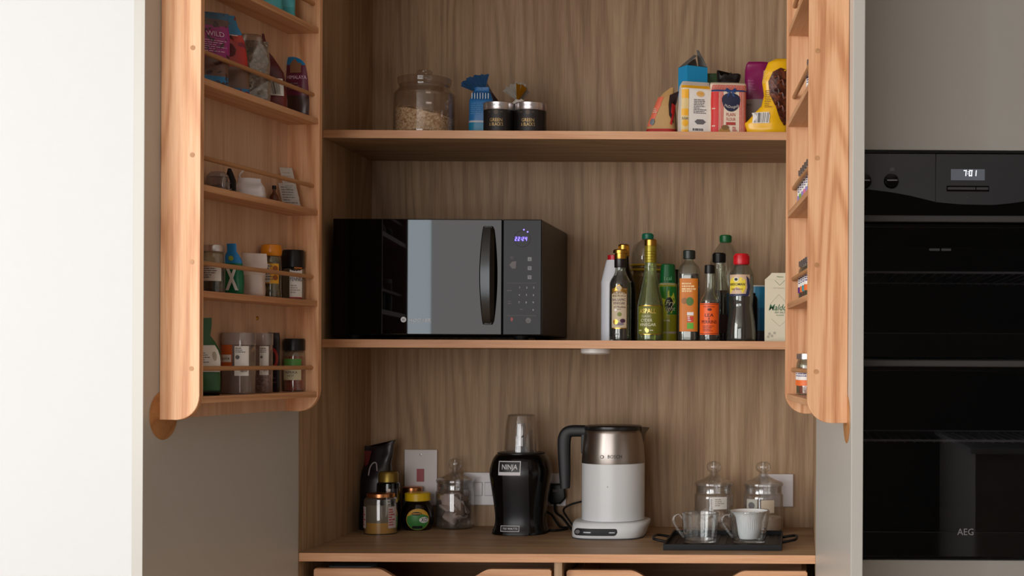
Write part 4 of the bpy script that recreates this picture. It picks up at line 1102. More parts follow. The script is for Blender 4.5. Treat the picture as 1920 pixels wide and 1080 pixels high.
# ================================================================== jars on the left door rack
def lj(px, t, row): p, s = lpos(px, t, RS[row]); return p
def wj(p): return mpp(p.y)
# row indices: 0 top .. 4 bottom
# --- bottom row
GP = mat('green_foil', (34, 92, 46), .3)
p = lj(386, .036, 4); p.z += .0002
t, sf = pouch('packet', 'crumpled dark green packet with a white label on the lowest left rack', 'packet', p, RL-.75, .052, .150, .030, GP, 14, .0045, tw=.5, lean=-.004, pinch=.70)
q = patch(t, sf, -.023, .023, .046, .097, PAPER, .0022, 'label', 8, 5, lambda a, z: (a*(1 if z < .08 else 1-(z-.08)*16), z))
print_lines(q, sf, -.018, .004, .060, .082, 5, INKG, .003, 3, .3); blob(q, sf, ell(.013, .076, .004, .009, 10), GRY, .003, 'picture')
obj('black_base', loft([(0.0, .0245, .011, 0, 0, 3.2), (.006, .0275, .0165, 0, 0, 3.2), (.009, .0272, .0165, 0, 0, 3.2)], 32), BLKM, t)
def tub(px, tt, row, wpx, hpx, lab, content, band=None, group=None, seed=1, face=.35, twin=False):
    p = lj(px, tt, row); k = wj(p); r = wpx*k/2; h = hpx*k
    t = thing('spice_tub', lab, 'jar', p, -face*0, group)
    H = glass('frosted_tub', (232, 226, 224), .05, .5, .05, 2.5, .16, (200, 190, 186))
    obj('tub_body', shell([(r*.97, 0), (r, .002), (r, h*.80), (r*.99, h*.82)], .0012, 40, 3.0), H, t, True)
    obj('lid', lathe([(r*1.01, h*.80), (r*1.03, h*.805), (r*1.03, h*.985), (r*.99, h)], 40, 3.0), glass('frosted_lid', (220, 210, 206), .06, .4, .08, 2.5, .45, (196, 184, 180)), t, True)
    obj('contents', lathe([(r*.92, .0022), (r*.95, .004), (r*.95, h*content[1])], 40, 3.0), content[0], t, True)
    s = sq([(r, 0), (r, h)], 3.0)
    q = patch(t, s, r*.12, r*.92, h*.30, h*.78, PAPER, .0006, 'label', 6, 3)
    print_lines(q, s, r*.18, r*.85, h*.66, h*.75, 3, INKG, .0012, seed, .4); blob(q, s, ell(r*.32, h*.60, r*.14, r*.14, 14), INKG, .0012, 'symbol'); barcode(q, s, r*.5, r*.85, h*.36, h*.45, INKG, .0012)
    if band:
        q = patch(t, s, -r*.92, -r*.05, h*.40, h*.80, band, .0006, 'label', 6, 3); patch(q, s, -r*.9, -r*.1, h*.52, h*.64, PAPER, .001, 'label_panel', 4, 1); text(q, 'spice', h*.05, INK, -r*.5, h*.56, s, .0014)
    return t
tub(447, .035, 4, 56, 115, 'wide clear spice tub of brown powder with orange band on the lowest left rack', (mat('brown_powder', (140, 106, 80), .9), .52), mat('band_orange', (200, 92, 30), .5), face=.3)
tub(491, .030, 4, 36, 112, 'narrow clear tub of reddish flakes between the powder tub and black packet', (speckle('pink_flakes', (92, 50, 48), (176, 130, 122), 300), .40), seed=5)
p = lj(511, .014, 4)
t = thing('packet', 'black packet with a red ring print behind the tubs on the lowest left rack', 'packet', p, .1)
k = wj(p)
s_ = fine([(0, .0135, .006, 0, 0, 4), (.003, .0145, .0068, 0, 0, 4), (.10, .0145, .0068, 0, 0, 4), (.118, .0145, .006, 0, 0, 4), (.127, .0135, .004, 0, 0, 3)], 3)
obj('packet_body', loft(s_, 36, 4), mat('black_card', (26, 18, 24), .35), t, True)
s = onloft(s_, 4); blob(t, s, [(x, z) for x, z in ell(.003, .072, .010, .022)], mat('ring_red', (176, 48, 44), .4), .001, 'ring_print'); blob(t, s, ell(.002, .072, .006, .015), mat('ring_dark', (34, 22, 30), .4), .0015, 'ring_print')
print_lines(t, s, -.008, .010, .018, .040, 5, mat('mauve_ink', (110, 80, 86), .5), .001)
def spice(px, tt, row, wpx, hpx, lab, content, capc, body, lblm, gold=False, capfrac=.2, lblz=(.28, .62), cover=.9, name='spice_jar', group=None, cham=False, level=.9, capm=None, txt=None):
    p = lj(px, tt, row); k = wj(p); r = wpx*k/2; h = hpx*k
    t = thing(name, lab, 'jar', p, 0, group)
    zc = h*(1-capfrac)
    prof = smoothprof([(r*.88, 0), (r*.97, h*.02), (r*.97, h*.10), (r*.93, h*.2), (r*.95, zc*.55), (r*.95, zc*.84), (r*.86, zc*.95), (r*.80, zc)], 3) if body == 'waist' else smoothprof([(r*.9, 0), (r*.98, h*.02), (r*.98, zc*.85), (r*.86, zc*.96), (r*.82, zc)], 3)
    obj('glass_body', shell(prof, .0014, 36), G_CL, t, True, 60)
    pr_ = [(q-.0018, max(z, .003)) for q, z in prof if z < zc*level]
    obj('contents', lathe(pr_, 36), content, t, True, 60)
    cap = [(r*.95, zc-.0005), (r*.97, zc), (r*.97, h*.97), (r*.90, h)] if not cham else [(r*.85, zc-.0005), (r*.98, zc+.003), (r*1.0, zc+(h-zc)*.5), (r*.9, h*.985), (r*.7, h)]
    obj('lid', lathe(cap, 36), capc, t, True, 40)
    if lblm:
        s = surf_prof(prof)
        q = patch(t, s, -r*cover*.9, r*cover*1.2, h*lblz[0], h*lblz[1], lblm, .0006, 'label', 12, 3)
        print_lines(q, s, -r*.6, r*.7, h*(lblz[0]+.04), h*(lblz[1]-.04), 6, INKG, .0012, int(px), .4)
        if txt: text(q, txt, h*.06, INK, r*.1, h*(lblz[0]+lblz[1])/2, s, .0016, width=r*1.1)
    return t, r, h, prof
RP = speckle('red_pepper_flakes', (120, 22, 10), (190, 60, 26), 500, .6)
t, r, h, pr_ = spice(551.5, .030, 4, 39, 99, 'black-lidded jar of red chilli flakes at the far end of the lowest left rack', RP, BLK, '', None, capfrac=.22)
s = surf_prof(pr_); patch(t, s, -r*.9, r*1.0, h*.49, h*.62, mat('band_green', (80, 140, 60), .5), .0006); q = patch(t, s, -r*.9, r*1.0, h*.22, h*.49, mat('label_ivory', (206, 196, 160), .5), .0006); text(q, 'PAPRIKA', h*.05, INK, 0, h*.34, s, .0012, width=r*1.2); text(q, 'HOT', h*.04, INK, 0, h*.28, s, .0012)
# --- second row from the bottom
t, r, h, pr_ = spice(400, .033, 3, 41, 90, 'silver-lidded jar of black peppercorns at the near end of the left rack', speckle('peppercorn', (22, 16, 14), (60, 46, 40), 260, .6), SILV, '', PAPER, capfrac=.13, lblz=(.25, .60), level=.62)
p = lj(440, .030, 3); k = wj(p)
t, sf = pouch('packet', 'blue and green packet with a big white X on the left rack', 'packet', p, 0, .036, .104, .020, bands('blue_green_packet', [(-.01, (8, 110, 70)), (.064, (22, 130, 200))], rough=.4), 22, .0025, tw=.55, lean=-.008, pinch=.78)
text(t, 'X', .043, PAPER, -.0005, .012, sf, .003, width=.025, bold=.05); blob(t, sf, ell(0, .074, .005, .005), mat('packet_lime', (150, 170, 60), .5), .003, 'emblem')
p = lj(476, .030, 3)
t, sf = pouch('paper_bag', 'folded white paper bag beside the packet with the X', 'bag', p, .15, .044, .090, .036, paint('bag_white', (218, 200, 190), .6), 27, .004, tw=1.15, pinch=.62)
t, r, h, pr_ = spice(508.5, .032, 3, 38, 101, 'yellow-capped jar of cardamom pods with a yellow label on the left rack', speckle('cardamom', (60, 50, 34), (140, 120, 80), 180, .7), mat('cap_amber', (214, 130, 14), .3), 'waist', mat('label_amber', (232, 168, 36), .5), capfrac=.21, cham=True, lblz=(.27, .64), level=.98)
s = surf_prof(pr_); patch(t, s, -r*.55, r*.2, h*.29, h*.63, PAPER, .0009, 'label_panel', 4, 2); blob(t, s, ell(r*.7, h*.55, r*.25, h*.05), mat('amber_brown', (150, 80, 20), .5), .0012, 'picture'); blob(t, s, ell(r*.7, h*.38, r*.25, h*.05), MATS['amber_brown'], .0012, 'picture')
t, r, h, pr_ = spice(550, .031, 3, 41, 94, 'tall black-capped grey jar of fennel seeds at the far end of the left rack', speckle('fennel', (66, 62, 54), (96, 92, 80), 500, .7), BLK, '', None, capfrac=.34, level=.99)
s = surf_prof(pr_); q = patch(t, s, r*.0, r*1.15, h*.04, h*.60, PAPER, .0006, 'label', 8, 4); blob(q, s, ell(r*.55, h*.62, r*.5, h*.045), BLKM, .001, 'picture'); patch(q, s, r*.35, r*1.1, h*.60, h*.68, mat('tag_orange', (190, 110, 40), .5), .0012, 'label_panel', 4, 1)
text(q, 'BLACK', h*.05, WINK, r*.55, h*.54, s, .0014, width=r*.9); patch(q, s, r*.02, r*1.13, h*.40, h*.53, MATS['side_cream'], .0008, 'label_panel', 6, 1) if False else None
text(q, 'FENNEL', h*.075, SN_, r*.58, h*.38, s, .0014, width=r*1.05, bold=.01); print_lines(q, s, r*.1, r*1.0, h*.12, h*.30, 4, GRY, .0012); patch(q, s, 0, r*1.15, h*.035, h*.06, RI, .001, 'label_panel', 6, 1)
# --- third row
p = lj(408, .034, 2); k = wj(p)
t = thing('spice_jar', 'small clear box of dark dried flakes lying at the near end of the third rack', 'jar', p, .05)
obj('glass_body', shell([(.0185, 0), (.0195, .0015), (.0195, .027), (.0185, .029)], .0012, 40, 6, .8), glass('frosted_box', (235, 230, 228), .08, .6, .05, 2.5, .12), t, True)
obj('contents', heap(.0160, .010, .016, 3), mat('dried_chilli', (70, 24, 20), .7), t).scale = (1, .75, 1)
obj('lid', lathe([(.0192, .0292), (.0198, .0296), (.0180, .034), (.0120, .0395), (.003, .041)], 36, 3, .8), glass('frosted_lid', (220, 210, 206)), t, True, 60)
p = lj(433, .030, 2)
t = thing('packet', 'small black strip-labelled packet beside the clear box on the third rack', 'packet', p, .1)
obj('packet_body', loft([(0, .0075, .009, 0, 0, 4), (.002, .0085, .010, 0, 0, 4), (.030, .0085, .010, 0, 0, 4), (.044, .006, .006, -.002, 0, 3), (.054, .003, .003, -.003, 0, 2)], 32), BLKM, t, True)
print_lines(t, flat(-.010), -.006, .006, .004, .028, 6, PAPER, .001, 4, .3)
p = lj(470, .030, 2)
t, sf = pouch('paper_bag', 'small crumpled white bag tied at the top on the third rack', 'bag', p, .1, .056, .044, .040, paint('tissue_white', (226, 222, 224), .5), 33, .005, tw=.8, pinch=.75, lean=-.004)
obj('twist_tail', tube([(-.018, 0, .040), (-.022, -.002, .050), (-.015, 0, .060), (-.010, -.002, .066)], .0016, 6, k=3), paint('tissue_white', (0, 0, 0)), t, True)
p = lj(514, .018, 2)
t = thing('spice_jar', 'tiny dark brown glass vial half hidden behind the white paper slips', 'jar', p)
obj('glass_body', lathe(smoothprof([(.007, 0), (.009, .002), (.009, .020), (.004, .028), (.0035, .036)], 3), 24), mat('brown_glass', (96, 44, 22), .15), t, True)
obj('lid', lathe([(.0045, .036), (.0045, .043), (.003, .044)], 20), BLK, t, True)
p = lj(541, .030, 2); k = wj(p)
t = thing('paper_slip', 'two curled white paper slips with printed text standing on the third rack', 'paper', p, .25)
def slip(pts, x0, x1, dx, name, y0=0.0):
    bm = bmesh.new(); G = []
    for j in range(13):
        z = pts[0]+(pts[1]-pts[0])*j/12; cur = .004*math.sin(j/12*math.pi*1.3)
        G.append([bm.verts.new((x+dx*j/12, y0-cur+.15*(x-x0)**2*8, z)) for x in [x0+(x1-x0)*i/6 for i in range(7)]])
    for a, b in zip(G, G[1:]):
        for i in range(6): bm.faces.new((a[i], a[i+1], b[i+1], b[i]))
    bmesh.ops.solidify(bm, geom=bm.faces[:], thickness=.0005)
    o = obj(name, bm, PAPER, t, True)
    sfn = lambda x, z, o_=0: Vector((x+dx*(z-pts[0])/(pts[1]-pts[0]), y0-.004*math.sin((z-pts[0])/(pts[1]-pts[0])*math.pi*1.3)+1.2*(x-x0)**2-o_, z))
    print_lines(o, sfn, x0+.004, x1-.004, pts[0]+(pts[1]-pts[0])*.12, pts[0]+(pts[1]-pts[0])*.85, 7, GRY if y0 else INKG, .0014, 5, .3)
slip((.0, .054), -.010, .026, -.012, 'paper_sheet'); slip((.020, .088), -.004, .022, -.016, 'paper_sheet', .004)
# --- fourth row: pouches
def rackpouch(name, lab, px, tt, row, w, h, d, m, seed, rot, **kw):
    p = lj(px, tt, row); return pouch(name, lab, 'packet', p, rot, w, h, d, m, seed, **kw)
NUT = speckle('mixed_nuts', (60, 34, 26), (170, 126, 90), 120, .5, (110, 66, 46))
mg = bands('magenta_pouch', [(-.01, (20, 110, 160)), (.022, (104, 70, 56)), (.058, (146, 30, 106)), (.122, (96, 66, 60)), (.135, (40, 80, 110))], rough=.25, speck=(70, (60, 30, 30), .42))
t, sf = rackpouch('food_pouch', 'magenta and blue pouch of dried fruit at the near end of the fourth rack', 396, .032, 1, .062, .148, .032, mg, 41, .55, amp=.003, tw=.9, lean=.004)
text(t, 'WILD', .010, mat('pouch_ink', (226, 190, 216), .5), .004, .100, sf, .0025, width=.034, slant=-.2); print_lines(t, sf, -.018, .024, .066, .092, 6, MATS['pouch_ink'], .0025, 2, .25)
rd = bands('red_pouch', [(-.01, (22, 104, 150)), (.014, (110, 80, 64)), (.056, (176, 40, 36)), (.108, (186, 52, 40)), (.122, (22, 122, 172))], rough=.25, speck=(55, (120, 24, 40), .38))
t, sf = rackpouch('food_pouch', 'red pouch with a blue top and black print second along the fourth rack', 435, .030, 1, .066, .160, .026, rd, 47, .45, amp=.003, tw=.75, lean=-.020)
text(t, 'JAVA', .011, INK, -.004, .110, sf, .0025, width=.034); patch(t, sf, -.028, .020, .1195, .1215, PAPER, .002, 'white_line', 8, 1); blob(t, sf, ell(0, .090, .012, .014, 12), mat('pouch_maroon', (96, 20, 26), .5), .0025, 'picture')
bl = speckle('grey_leaves', (66, 58, 48), (168, 154, 134), 200, .6, (118, 104, 86))
t, sf = rackpouch('clear_bag', 'crumpled clear bag of grey dried leaves in the middle of the fourth rack', 477, .030, 1, .056, .130, .040, bl, 53, .4, amp=.006, tw=1.0, pinch=.7)
obj('film', loft(fine([(0, .0300, .0215, 0, 0, 3), (.03, .0315, .0225, 0, 0, 3), (.085, .0305, .019, -.002, 0, 3), (.115, .030, .012, -.006, 0, 3), (.142, .024, .006, -.012, 0, 2)]), 40, f=crump(55, .007)), glass('film_clear', (236, 232, 228), .14, .6, .14, 1.6, .16, (190, 180, 172)), t, True, 80)
dr = bands('maroon_pouch', [(-.01, (110, 26, 30)), (.05, (86, 22, 30)), (.09, (92, 22, 32))], rough=.3)
t, sf = rackpouch('food_pouch', 'dark red pouch with a white barcode label and pointed top on the fourth rack', 516, .030, 1, .050, .162, .036, dr, 59, .3, amp=.004, tw=.3, lean=-.030, pinch=.70)
q = patch(t, sf, -.010, .020, .030, .066, PAPER, .003, 'label', 8, 4); barcode(q, sf, -.003, .013, .033, .060, INK, .004)
bm_ = bands('blue_maroon_pouch', [(-.01, (74, 50, 44)), (.050, (104, 38, 62)), (.118, (24, 124, 178))], rough=.25)
t, sf = rackpouch('food_pouch', 'pouch with a blue top and maroon middle at the far end of the fourth rack', 562, .030, 1, .056, .178, .032, bm_, 61, .05, amp=.002, tw=.7, lean=-.008)
blob(t, sf, [(-.014, .100), (-.014, .120), (-.004, .132), (.003, .122), (.010, .122), (.010, .100)], mat('palace_print', (130, 90, 60), .5), .0025, 'picture'); text(t, 'HIMALAYA', .008, MATS['pouch_ink'], 0, .086, sf, .0025, width=.042); print_lines(t, sf, -.018, .018, .060, .078, 3, MATS['mauve_ink'], .0025)
# --- fifth row
TE = bands('teal_pouch', [(-.01, (60, 110, 110)), (.012, (70, 170, 180)), (.03, (90, 186, 196))], rough=.3)
rackpouch('food_pouch', 'turquoise pouch nearer the camera on the topmost rack shelf in view', 508, .030, 0, .044, .12, .030, TE, 71, .4)
rackpouch('food_pouch', 'turquoise pouch second along the topmost rack shelf in view', 535, .030, 0, .040, .13, .028, TE, 73, .4)

# ================================================================== spice jars on the right door rack
def mini(s0, tt, row, lab, grp, cm, lm, r=.0195, h=.088):
    t = thing('spice_jar', lab, 'jar', rpos(s0, tt, RS[row]), -.3, grp)
    prof = smoothprof([(r*.9, 0), (r, .003), (r, h*.70), (r*.9, h*.80), (r*.82, h*.86)], 2)
    obj('glass_body', shell(prof, .0014, 28), G_CL, t, True, 60)
    obj('contents', lathe([(r*.85, .003), (r*.9, .005), (r*.9, h*.66)], 24), cm, t, True)
    obj('lid', lathe([(r*.9, h*.86), (r*.98, h*.865), (r*.98, h*.99), (r*.9, h)], 28), SILV, t, True)
    s = surf_prof(prof); q = patch(t, s, -r*1.5, r*1.2, h*.22, h*.62, PAPER, .0006, 'label', 10, 2)
    patch(q, s, -r*1.5, r*1.2, h*.22, h*.36, lm, .0010, 'label_band', 10, 1); print_lines(q, s, -r*.9, r*.6, h*.42, h*.58, 3, mat('lilac_ink', (90, 80, 130), .5), .001, int(s0*999))
    return t
HG = mat('herb_green', (78, 84, 44), .9); HR = mat('spice_rust', (150, 62, 30), .9); HB = mat('spice_brown', (96, 62, 40), .9)
LC = [mat('band_lilac', (150, 130, 190), .5), mat('band_lime', (120, 170, 60), .5), mat('band_pink', (210, 120, 150), .5), mat('band_teal', (60, 150, 160), .5), mat('band_purple', (90, 40, 120), .5), mat('band_tangerine', (226, 110, 50), .5)]
for i in range(3): mini(.30+.046*i, .036, 1, ('first','second','third')[i]+' from the cupboard of the silver-lidded spice jars beside the yellow bag, right rack', 'spice jars high on the right rack', (HG, HB, HR)[i], LC[i])
for i in range(6): mini(.10+.044*i, .034, 2, ('lowest-showing, cupboard-end','second','third','fourth','fifth','hindmost, camera-end')[i]+' white-labelled spice jar on the right rack above the salt carton', 'spice jars with white labels on the right rack', (HG, HB)[i % 2], LC[(0, 1, 0, 2, 0, 3)[i]])
for i in range(4): mini(.125+.044*i, .034, 3, ('purple-banded','orange-banded','teal-banded','camera-end orange-banded')[i]+' small spice jar on the right rack beside the salt carton', 'spice jars with coloured labels on the right rack', (HG, HR, HB, HG)[i], LC[(4, 5, 3, 5)[i]])
for i in range(2): mini(.115+.046*i, .037, 4, ('cupboard-end jar of green herbs','jar of rust-orange spice')[i]+' with silver lid on the lowest right rack', 'spice jars on the lowest right rack', (HG, HR)[i], LC[5])

# ================================================================== on the worktop
B = Z0
# black pointed bag
Y = 3.70; K = mpp(Y)
t = thing('packet', 'tall black pointed bag with a white curve print in the left corner of the worktop', 'packet', (at(708, 900, Y).x, Y, B))
z_ = lambda p: Zr(708, p, Y, B)
s_ = fine([(0, 30*K, .030, -2*K, 0), (.01, 31*K, .032, -2*K, 0), (z_(900), 29*K, .028, -2*K, 0), (z_(868), 25*K, .016, 0, 0), (z_(845), 27*K, .006, 3*K, 0), (z_(836), 29*K, .0035, 5*K, 0)])
def ff(c):
    c = crump(77, .003)(c)
    if c.z > z_(845): c.z += max(0, (c.x-.01))*.45
    return c
obj('packet_body', loft(s_, 44, 2.6, f=ff), mat('black_foil', (20, 13, 14), .28), t, True, 60); sf = onloft(s_, 2.6, ff)
blob(t, sf, [(-26*K, z_(845)), (-12*K, z_(845)), (-14*K, z_(870)), (-20*K, z_(874))], mat('foil_maroon', (92, 30, 32), .35), .003, 'red_corner')
obj('curve_print', tube([sf(-3*K+x*K, z_(y), .003) for x, y in ((-8, 890), (-7, 876), (-2, 868), (4, 868), (8, 882))], .0016, 6, k=4, flat=.5), mat('print_grey', (150, 140, 140), .5), t)
# tall jar with angular gold lid
Y = 3.665; K = mpp(Y)
t, sp = bottle('jar', 'tall dark jar with a gold lid standing behind the pale honey jar', 'jar', 728, Y, B, [(20, 1000), (21, 996), (21, 915), (20, 906), (17, 903)], glass('smoke_glass', (120, 120, 130), .06, .8, .02, 3), liquid=(mat('dark_contents', (26, 20, 22), .5), 925), cap=[(17.5, 903.5), (18.5, 903), (18.5, 888), (16, 884)], capm=mat('lid_brass', (150, 126, 60), .4, .8), k=2, p=2.2)
s = surf_prof(sp); q = patch(t, s, 3*K, 24*K, Zr(728, 975, Y, B), Zr(728, 915, Y, B), PAPER, .0006); print_lines(q, s, 5*K, 22*K, Zr(728, 972, Y, B), Zr(728, 920, Y, B), 9, INK, .001)
# honey jar
Y = 3.612; K = mpp(Y)
t, sp = bottle('honey_jar', 'jar a third full of yellow honey with a copper lid, front left on worktop', 'jar', 714, Y, B, [(29, 1004), (31, 1000), (31, 942), (29, 934), (25, 931)], CLEAR,
    liquid=(mat('set_honey', (196, 146, 36), .45), 978), cap=[(24, 931.5), (26, 931), (26, 925), (24.5, 924)], capm=mat('copper', (206, 140, 96), .28, 1), k=2)
obj('residue', lathe([(29.2*K, Zr(714, 978, Y, B)), (29.4*K, Zr(714, 972, Y, B)), (29*K, Zr(714, 945, Y, B))], 44, cap0=False, cap1=False), glass('honey_film', (215, 205, 180), .03, .2, .3, 2, .42, (170, 160, 135)), t, True)
s = surf_prof(sp)
for a, b in ((-31, -21), (22, 32)):
    sn = 1 if a > 0 else -1
    q = patch(t, lambda x, z, o=0: Vector((math.sin(x)*(31*K+o), -math.cos(x)*(31*K+o), z)), *( (.72, 1.35) if a > 0 else (-1.35, -.72)), Zr(714, 988, Y, B), Zr(714, 948, Y, B), mat('honey_label', (190, 178, 176), .5), .0006)
    print_lines(q, lambda x, z, o=0: Vector((math.sin(x)*(31*K+o), -math.cos(x)*(31*K+o), z)), *((.76, 1.2) if a > 0 else (-1.2, -.76)), Zr(714, 985, Y, B), Zr(714, 952, Y, B), 7, RI, .001)
# copper-lidded dark jar behind
Y = 3.742; K = mpp(Y)
t, sp = bottle('jar', 'dark jar with a wide copper lid behind the yellow-lidded jar', 'jar', 772, Y, B, [(18, 992), (19, 989), (19, 930), (17, 925)], mat('jam_dark', (44, 26, 22), .2), cap=[(18, 925.5), (19, 925), (19, 914), (17.5, 912)], capm=MATS['copper'], k=2) if False else (None, None)
JD = mat('jam_dark', (44, 26, 22), .2); OPAQUE.append(JD)
t, sp = bottle('jar', 'dark jar with a wide copper lid behind the yellow-lidded jar', 'jar', 773, 3.752, B, [(17, 992), (18, 989), (18, 930), (16, 925)], JD, cap=[(17, 925.5), (18.5, 925), (18.5, 914), (17, 912)], capm=MATS['copper'], k=2, capname='lid')
patch(t, surf_prof(sp), -18*K, -2*K, Zr(773, 960, 3.752, B), Zr(773, 932, 3.752, B), INKG, .0006)
# yeast extract jar
Y = 3.700; K = mpp(Y)
MB_ = mat('spread_dark_glass', (18, 10, 8), .08); OPAQUE.append(MB_)
t, sp = bottle('spread_jar', 'round-bellied dark spread jar with a yellow lid and green oval label', 'jar', 783, Y, B, [(18, 995), (24, 993), (30, 978), (30, 960), (25, 946), (21, 940), (20, 936)], MB_, cap=[(22, 938.5), (23.5, 938), (23.5, 925), (21, 923)], capm=mat('lid_yellow', (222, 182, 20), .35), k=4, ds=.95, capname='lid')
z_ = lambda p: Zr(783, p, Y, B); s = surf_prof(sp, .20)
q = blob(t, s, ell(2*K, z_(971), 22*K, 20*K, 30), mat('label_gold_edge', (196, 150, 50), .45), .0008, 'label')
blob(q, s, ell(2*K, z_(972), 20.5*K, 18.5*K, 30), mat('label_leaf_green', (62, 132, 62), .45), .0012, 'label_face')
blob(q, s, [(a, b) for a, b in ell(2*K, z_(968), 19.5*K, 15*K, 30) if b > z_(966)], mat('label_amber2', (206, 158, 50), .45), .0016, 'label_face')
blob(q, s, ell(0, z_(960), 9*K, 3.4*K), INK, .0020, 'label_panel'); text(q, 'MARMITE', 3.2*K, YE, 0, z_(961.5), s, .0024, width=15*K)
blob(q, s, ell(13*K, z_(972), 8.5*K, 5.5*K), WHT, .0020, 'label_panel'); text(q, 'XO', 7*K, INK, 13*K, z_(975), s, .0024, width=12*K, bold=.015, slant=.2)
patch(q, s, -8*K, 10*K, z_(988), z_(983), INK, .0020, 'label_panel', 4, 1)
# lidded jars
def candy(cx, Y, lab, sc=1.0, group='glass jars with round knob lids on the worktop'):
    t = thing('lidded_jar', lab, 'jar', (at(cx, 940, Y).x, Y, B), 0, group)
    k = .0496*sc
    pr = smoothprof([(k*.80, 0), (k*.94, .003), (k*1.0, .012), (k*1.0, .088), (k*.985, .096), (k*.93, .101), (k*.93, .116), (k*.95, .118)], 3)
    obj('glass_body', shell(pr, .0028, 52), CLEAR, t, True, 55)
    lp = smoothprof([(k*.88, .103), (k*.88, .1185), (k*.98, .119), (k*.99, .124), (k*.94, .128), (k*.62, .134), (k*.32, .142), (k*.20, .149), (k*.20, .152), (k*.34, .158), (k*.38, .167), (k*.30, .176), (k*.10, .180)], 3)
    lid = obj('lid', loft([(z, r, r) for r, z in lp]+[(z, max(r-.003, .0004), max(r-.003, .0004)) for r, z in reversed([(r, z-.002) for r, z in lp if z < .150])], 48, cap0=False, cap1=True), CLEAR, t, True, 55)
    return t, k
t, k = candy(853, 3.7325, 'lidded glass jar stuffed with teabags beside the tall white switch plate', .98)
TBG = paint('teabag_paper', (196, 176, 168), .7)
r_ = random.Random(8)
for i in range(18):
    bm = loft(fine([(-.020, .018, .001, 0, 0, 5), (-.012, .020, .005, 0, 0, 5), (.012, .020, .005, 0, 0, 5), (.020, .018, .001, 0, 0, 5)], 2), 20, 5, f=crump(i*3, .004))
    a = r_.uniform(0, 6.28); rr = r_.uniform(.006, .021)
    M = Matrix.Translation((rr*math.cos(a), rr*math.sin(a), .024+.0032*i)) @ Matrix.Rotation(a, 4, 'Z') @ Matrix.Rotation(r_.uniform(.2, 1.3), 4, 'X') @ Matrix.Rotation(r_.uniform(0, 1.5), 4, 'Y')
    bmesh.ops.transform(bm, matrix=M @ Matrix.Scale(.92, 4), verts=bm.verts); obj('teabag', bm, TBG if i % 4 else mat('teabag_brown', (120, 92, 76), .8), t, True, 60)
t, k = candy(1338.5, 3.675, 'lidded glass jar with a small square white label, left of the right pair')
q = patch(t, cyl(k), .000, .038, .062, .093, PAPER, .0006, 'label', 6, 3); print_lines(q, cyl(k), .006, .032, .068, .088, 4, GRY, .001)
LUM = paint('sugar_lump', (214, 196, 180), .7)
for i, (x, y, z, s0) in enumerate(((-.018, -.014, .045, .016), (.016, -.012, .040, .015), (0, .012, .036, .017), (-.004, -.02, .022, .016), (.02, .008, .024, .016), (-.022, .008, .022, .016), (.012, -.02, .058-.012, .010))):
    bm = loft(fine([(-s0, s0*.4, s0*.4, 0, 0), (-s0*.6, s0*.85, s0*.8, 0, 0), (.0, s0, s0, 0, 0), (s0*.6, s0*.8, s0*.8, 0, 0), (s0, s0*.35, s0*.35, 0, 0)], 3), 24, 2.4, f=crump(i*5, .003, 60))
    bmesh.ops.transform(bm, matrix=Matrix.Translation((x, y, z)), verts=bm.verts); obj('lump', bm, LUM, t, True, 70)
t, k = candy(1431, 3.672, 'lidded glass jar with white powder and a pale label in front of the socket plate', 1.03)
obj('powder', heap(k-.0034, .034, .040, 9, tilt=(.1, 0)), paint('cream_powder', (224, 208, 190), .9), t, True)
q = patch(t, cyl(k), -.046, -.014, .052, .088, mat('worn_label', (186, 184, 172), .6), .0006, 'label', 6, 3); blob(q, cyl(k), ell(-.030, .072, .010, .009, 10), INKG, .001, 'picture')
q = patch(t, cyl(k), -.004, .030, .054, .086, mat('cream_tag', (206, 190, 168), .6), .0006, 'label', 6, 3)

# wall plates
PLW = mat('socket_white', (214, 208, 208), .3)
def plate(cx, cy, w, h, nm, lab, rot=0):
    c = at(cx, cy, YB-.004)
    t = thing(nm, lab, 'socket' if 'socket' in nm else 'switch', (c.x, YB-.0002, c.z))
    o = obj('face_plate', box(-w/2, w/2, -.0085, 0, -h/2, h/2, .0028, 3), PLW, t)
    return t
sw = plate(789.5, 895, .086, .146, 'cooker_switch', 'tall white switch plate with a red rocker above the worktop')
obj('rocker', prism([(-.0092, -.0165), (.0092, -.0165), (.0092, .0165), (-.0092, .0165)], -.0125, -.008, .0015), mat('rocker_red', (150, 12, 26), .3), sw).location = (0, 0, .006)
for z in (.060, -.060):
    bm = lathe([(.0026, 0), (.0026, .0006), (.001, .001)], 16); bmesh.ops.transform(bm, matrix=Matrix.Translation((0, -.0086, z)) @ Matrix.Rotation(math.pi/2, 4, 'X'), verts=bm.verts); obj('screw', bm, CHR, sw)
def socket(cx, cy, lab, w=.1335):
    t = plate(cx, cy, w, .086, 'double_socket', lab)
    for sx in (-1, 1):
        x = sx*w*.235
        obj('rocker', box(-.0078, .0078, -.0115, -.008, -.010, .010, .0012), PLW, t).location = (sx*.0105, 0, .013)
        obj('rocker_frame', box(-.0088, .0088, -.0090, -.0082, -.011, .011, .0002), INKG, t).location = (sx*.0105, 0, .013)
        bm = box(x-.004, x+.004, -.0090, -.0083, .001, .005); box(x-.015, x-.008, -.0090, -.0083, -.022, -.018, bm=bm); box(x+.008, x+.015, -.0090, -.0083, -.022, -.018, bm=bm)
        obj('pin_hole', bm, BLKM, t)
        bm = lathe([(.0026, 0), (.0026, .0006), (.001, .001)], 16); bmesh.ops.transform(bm, matrix=Matrix.Translation((sx*(w/2-.012), -.0086, 0)) @ Matrix.Rotation(math.pi/2, 4, 'X'), verts=bm.verts); obj('screw', bm, CHR, t)
    return t
ds = plate(917, 916.5, .1335, .086, 'double_switch', 'white two-rocker switch plate between the teabag jar and the blender')
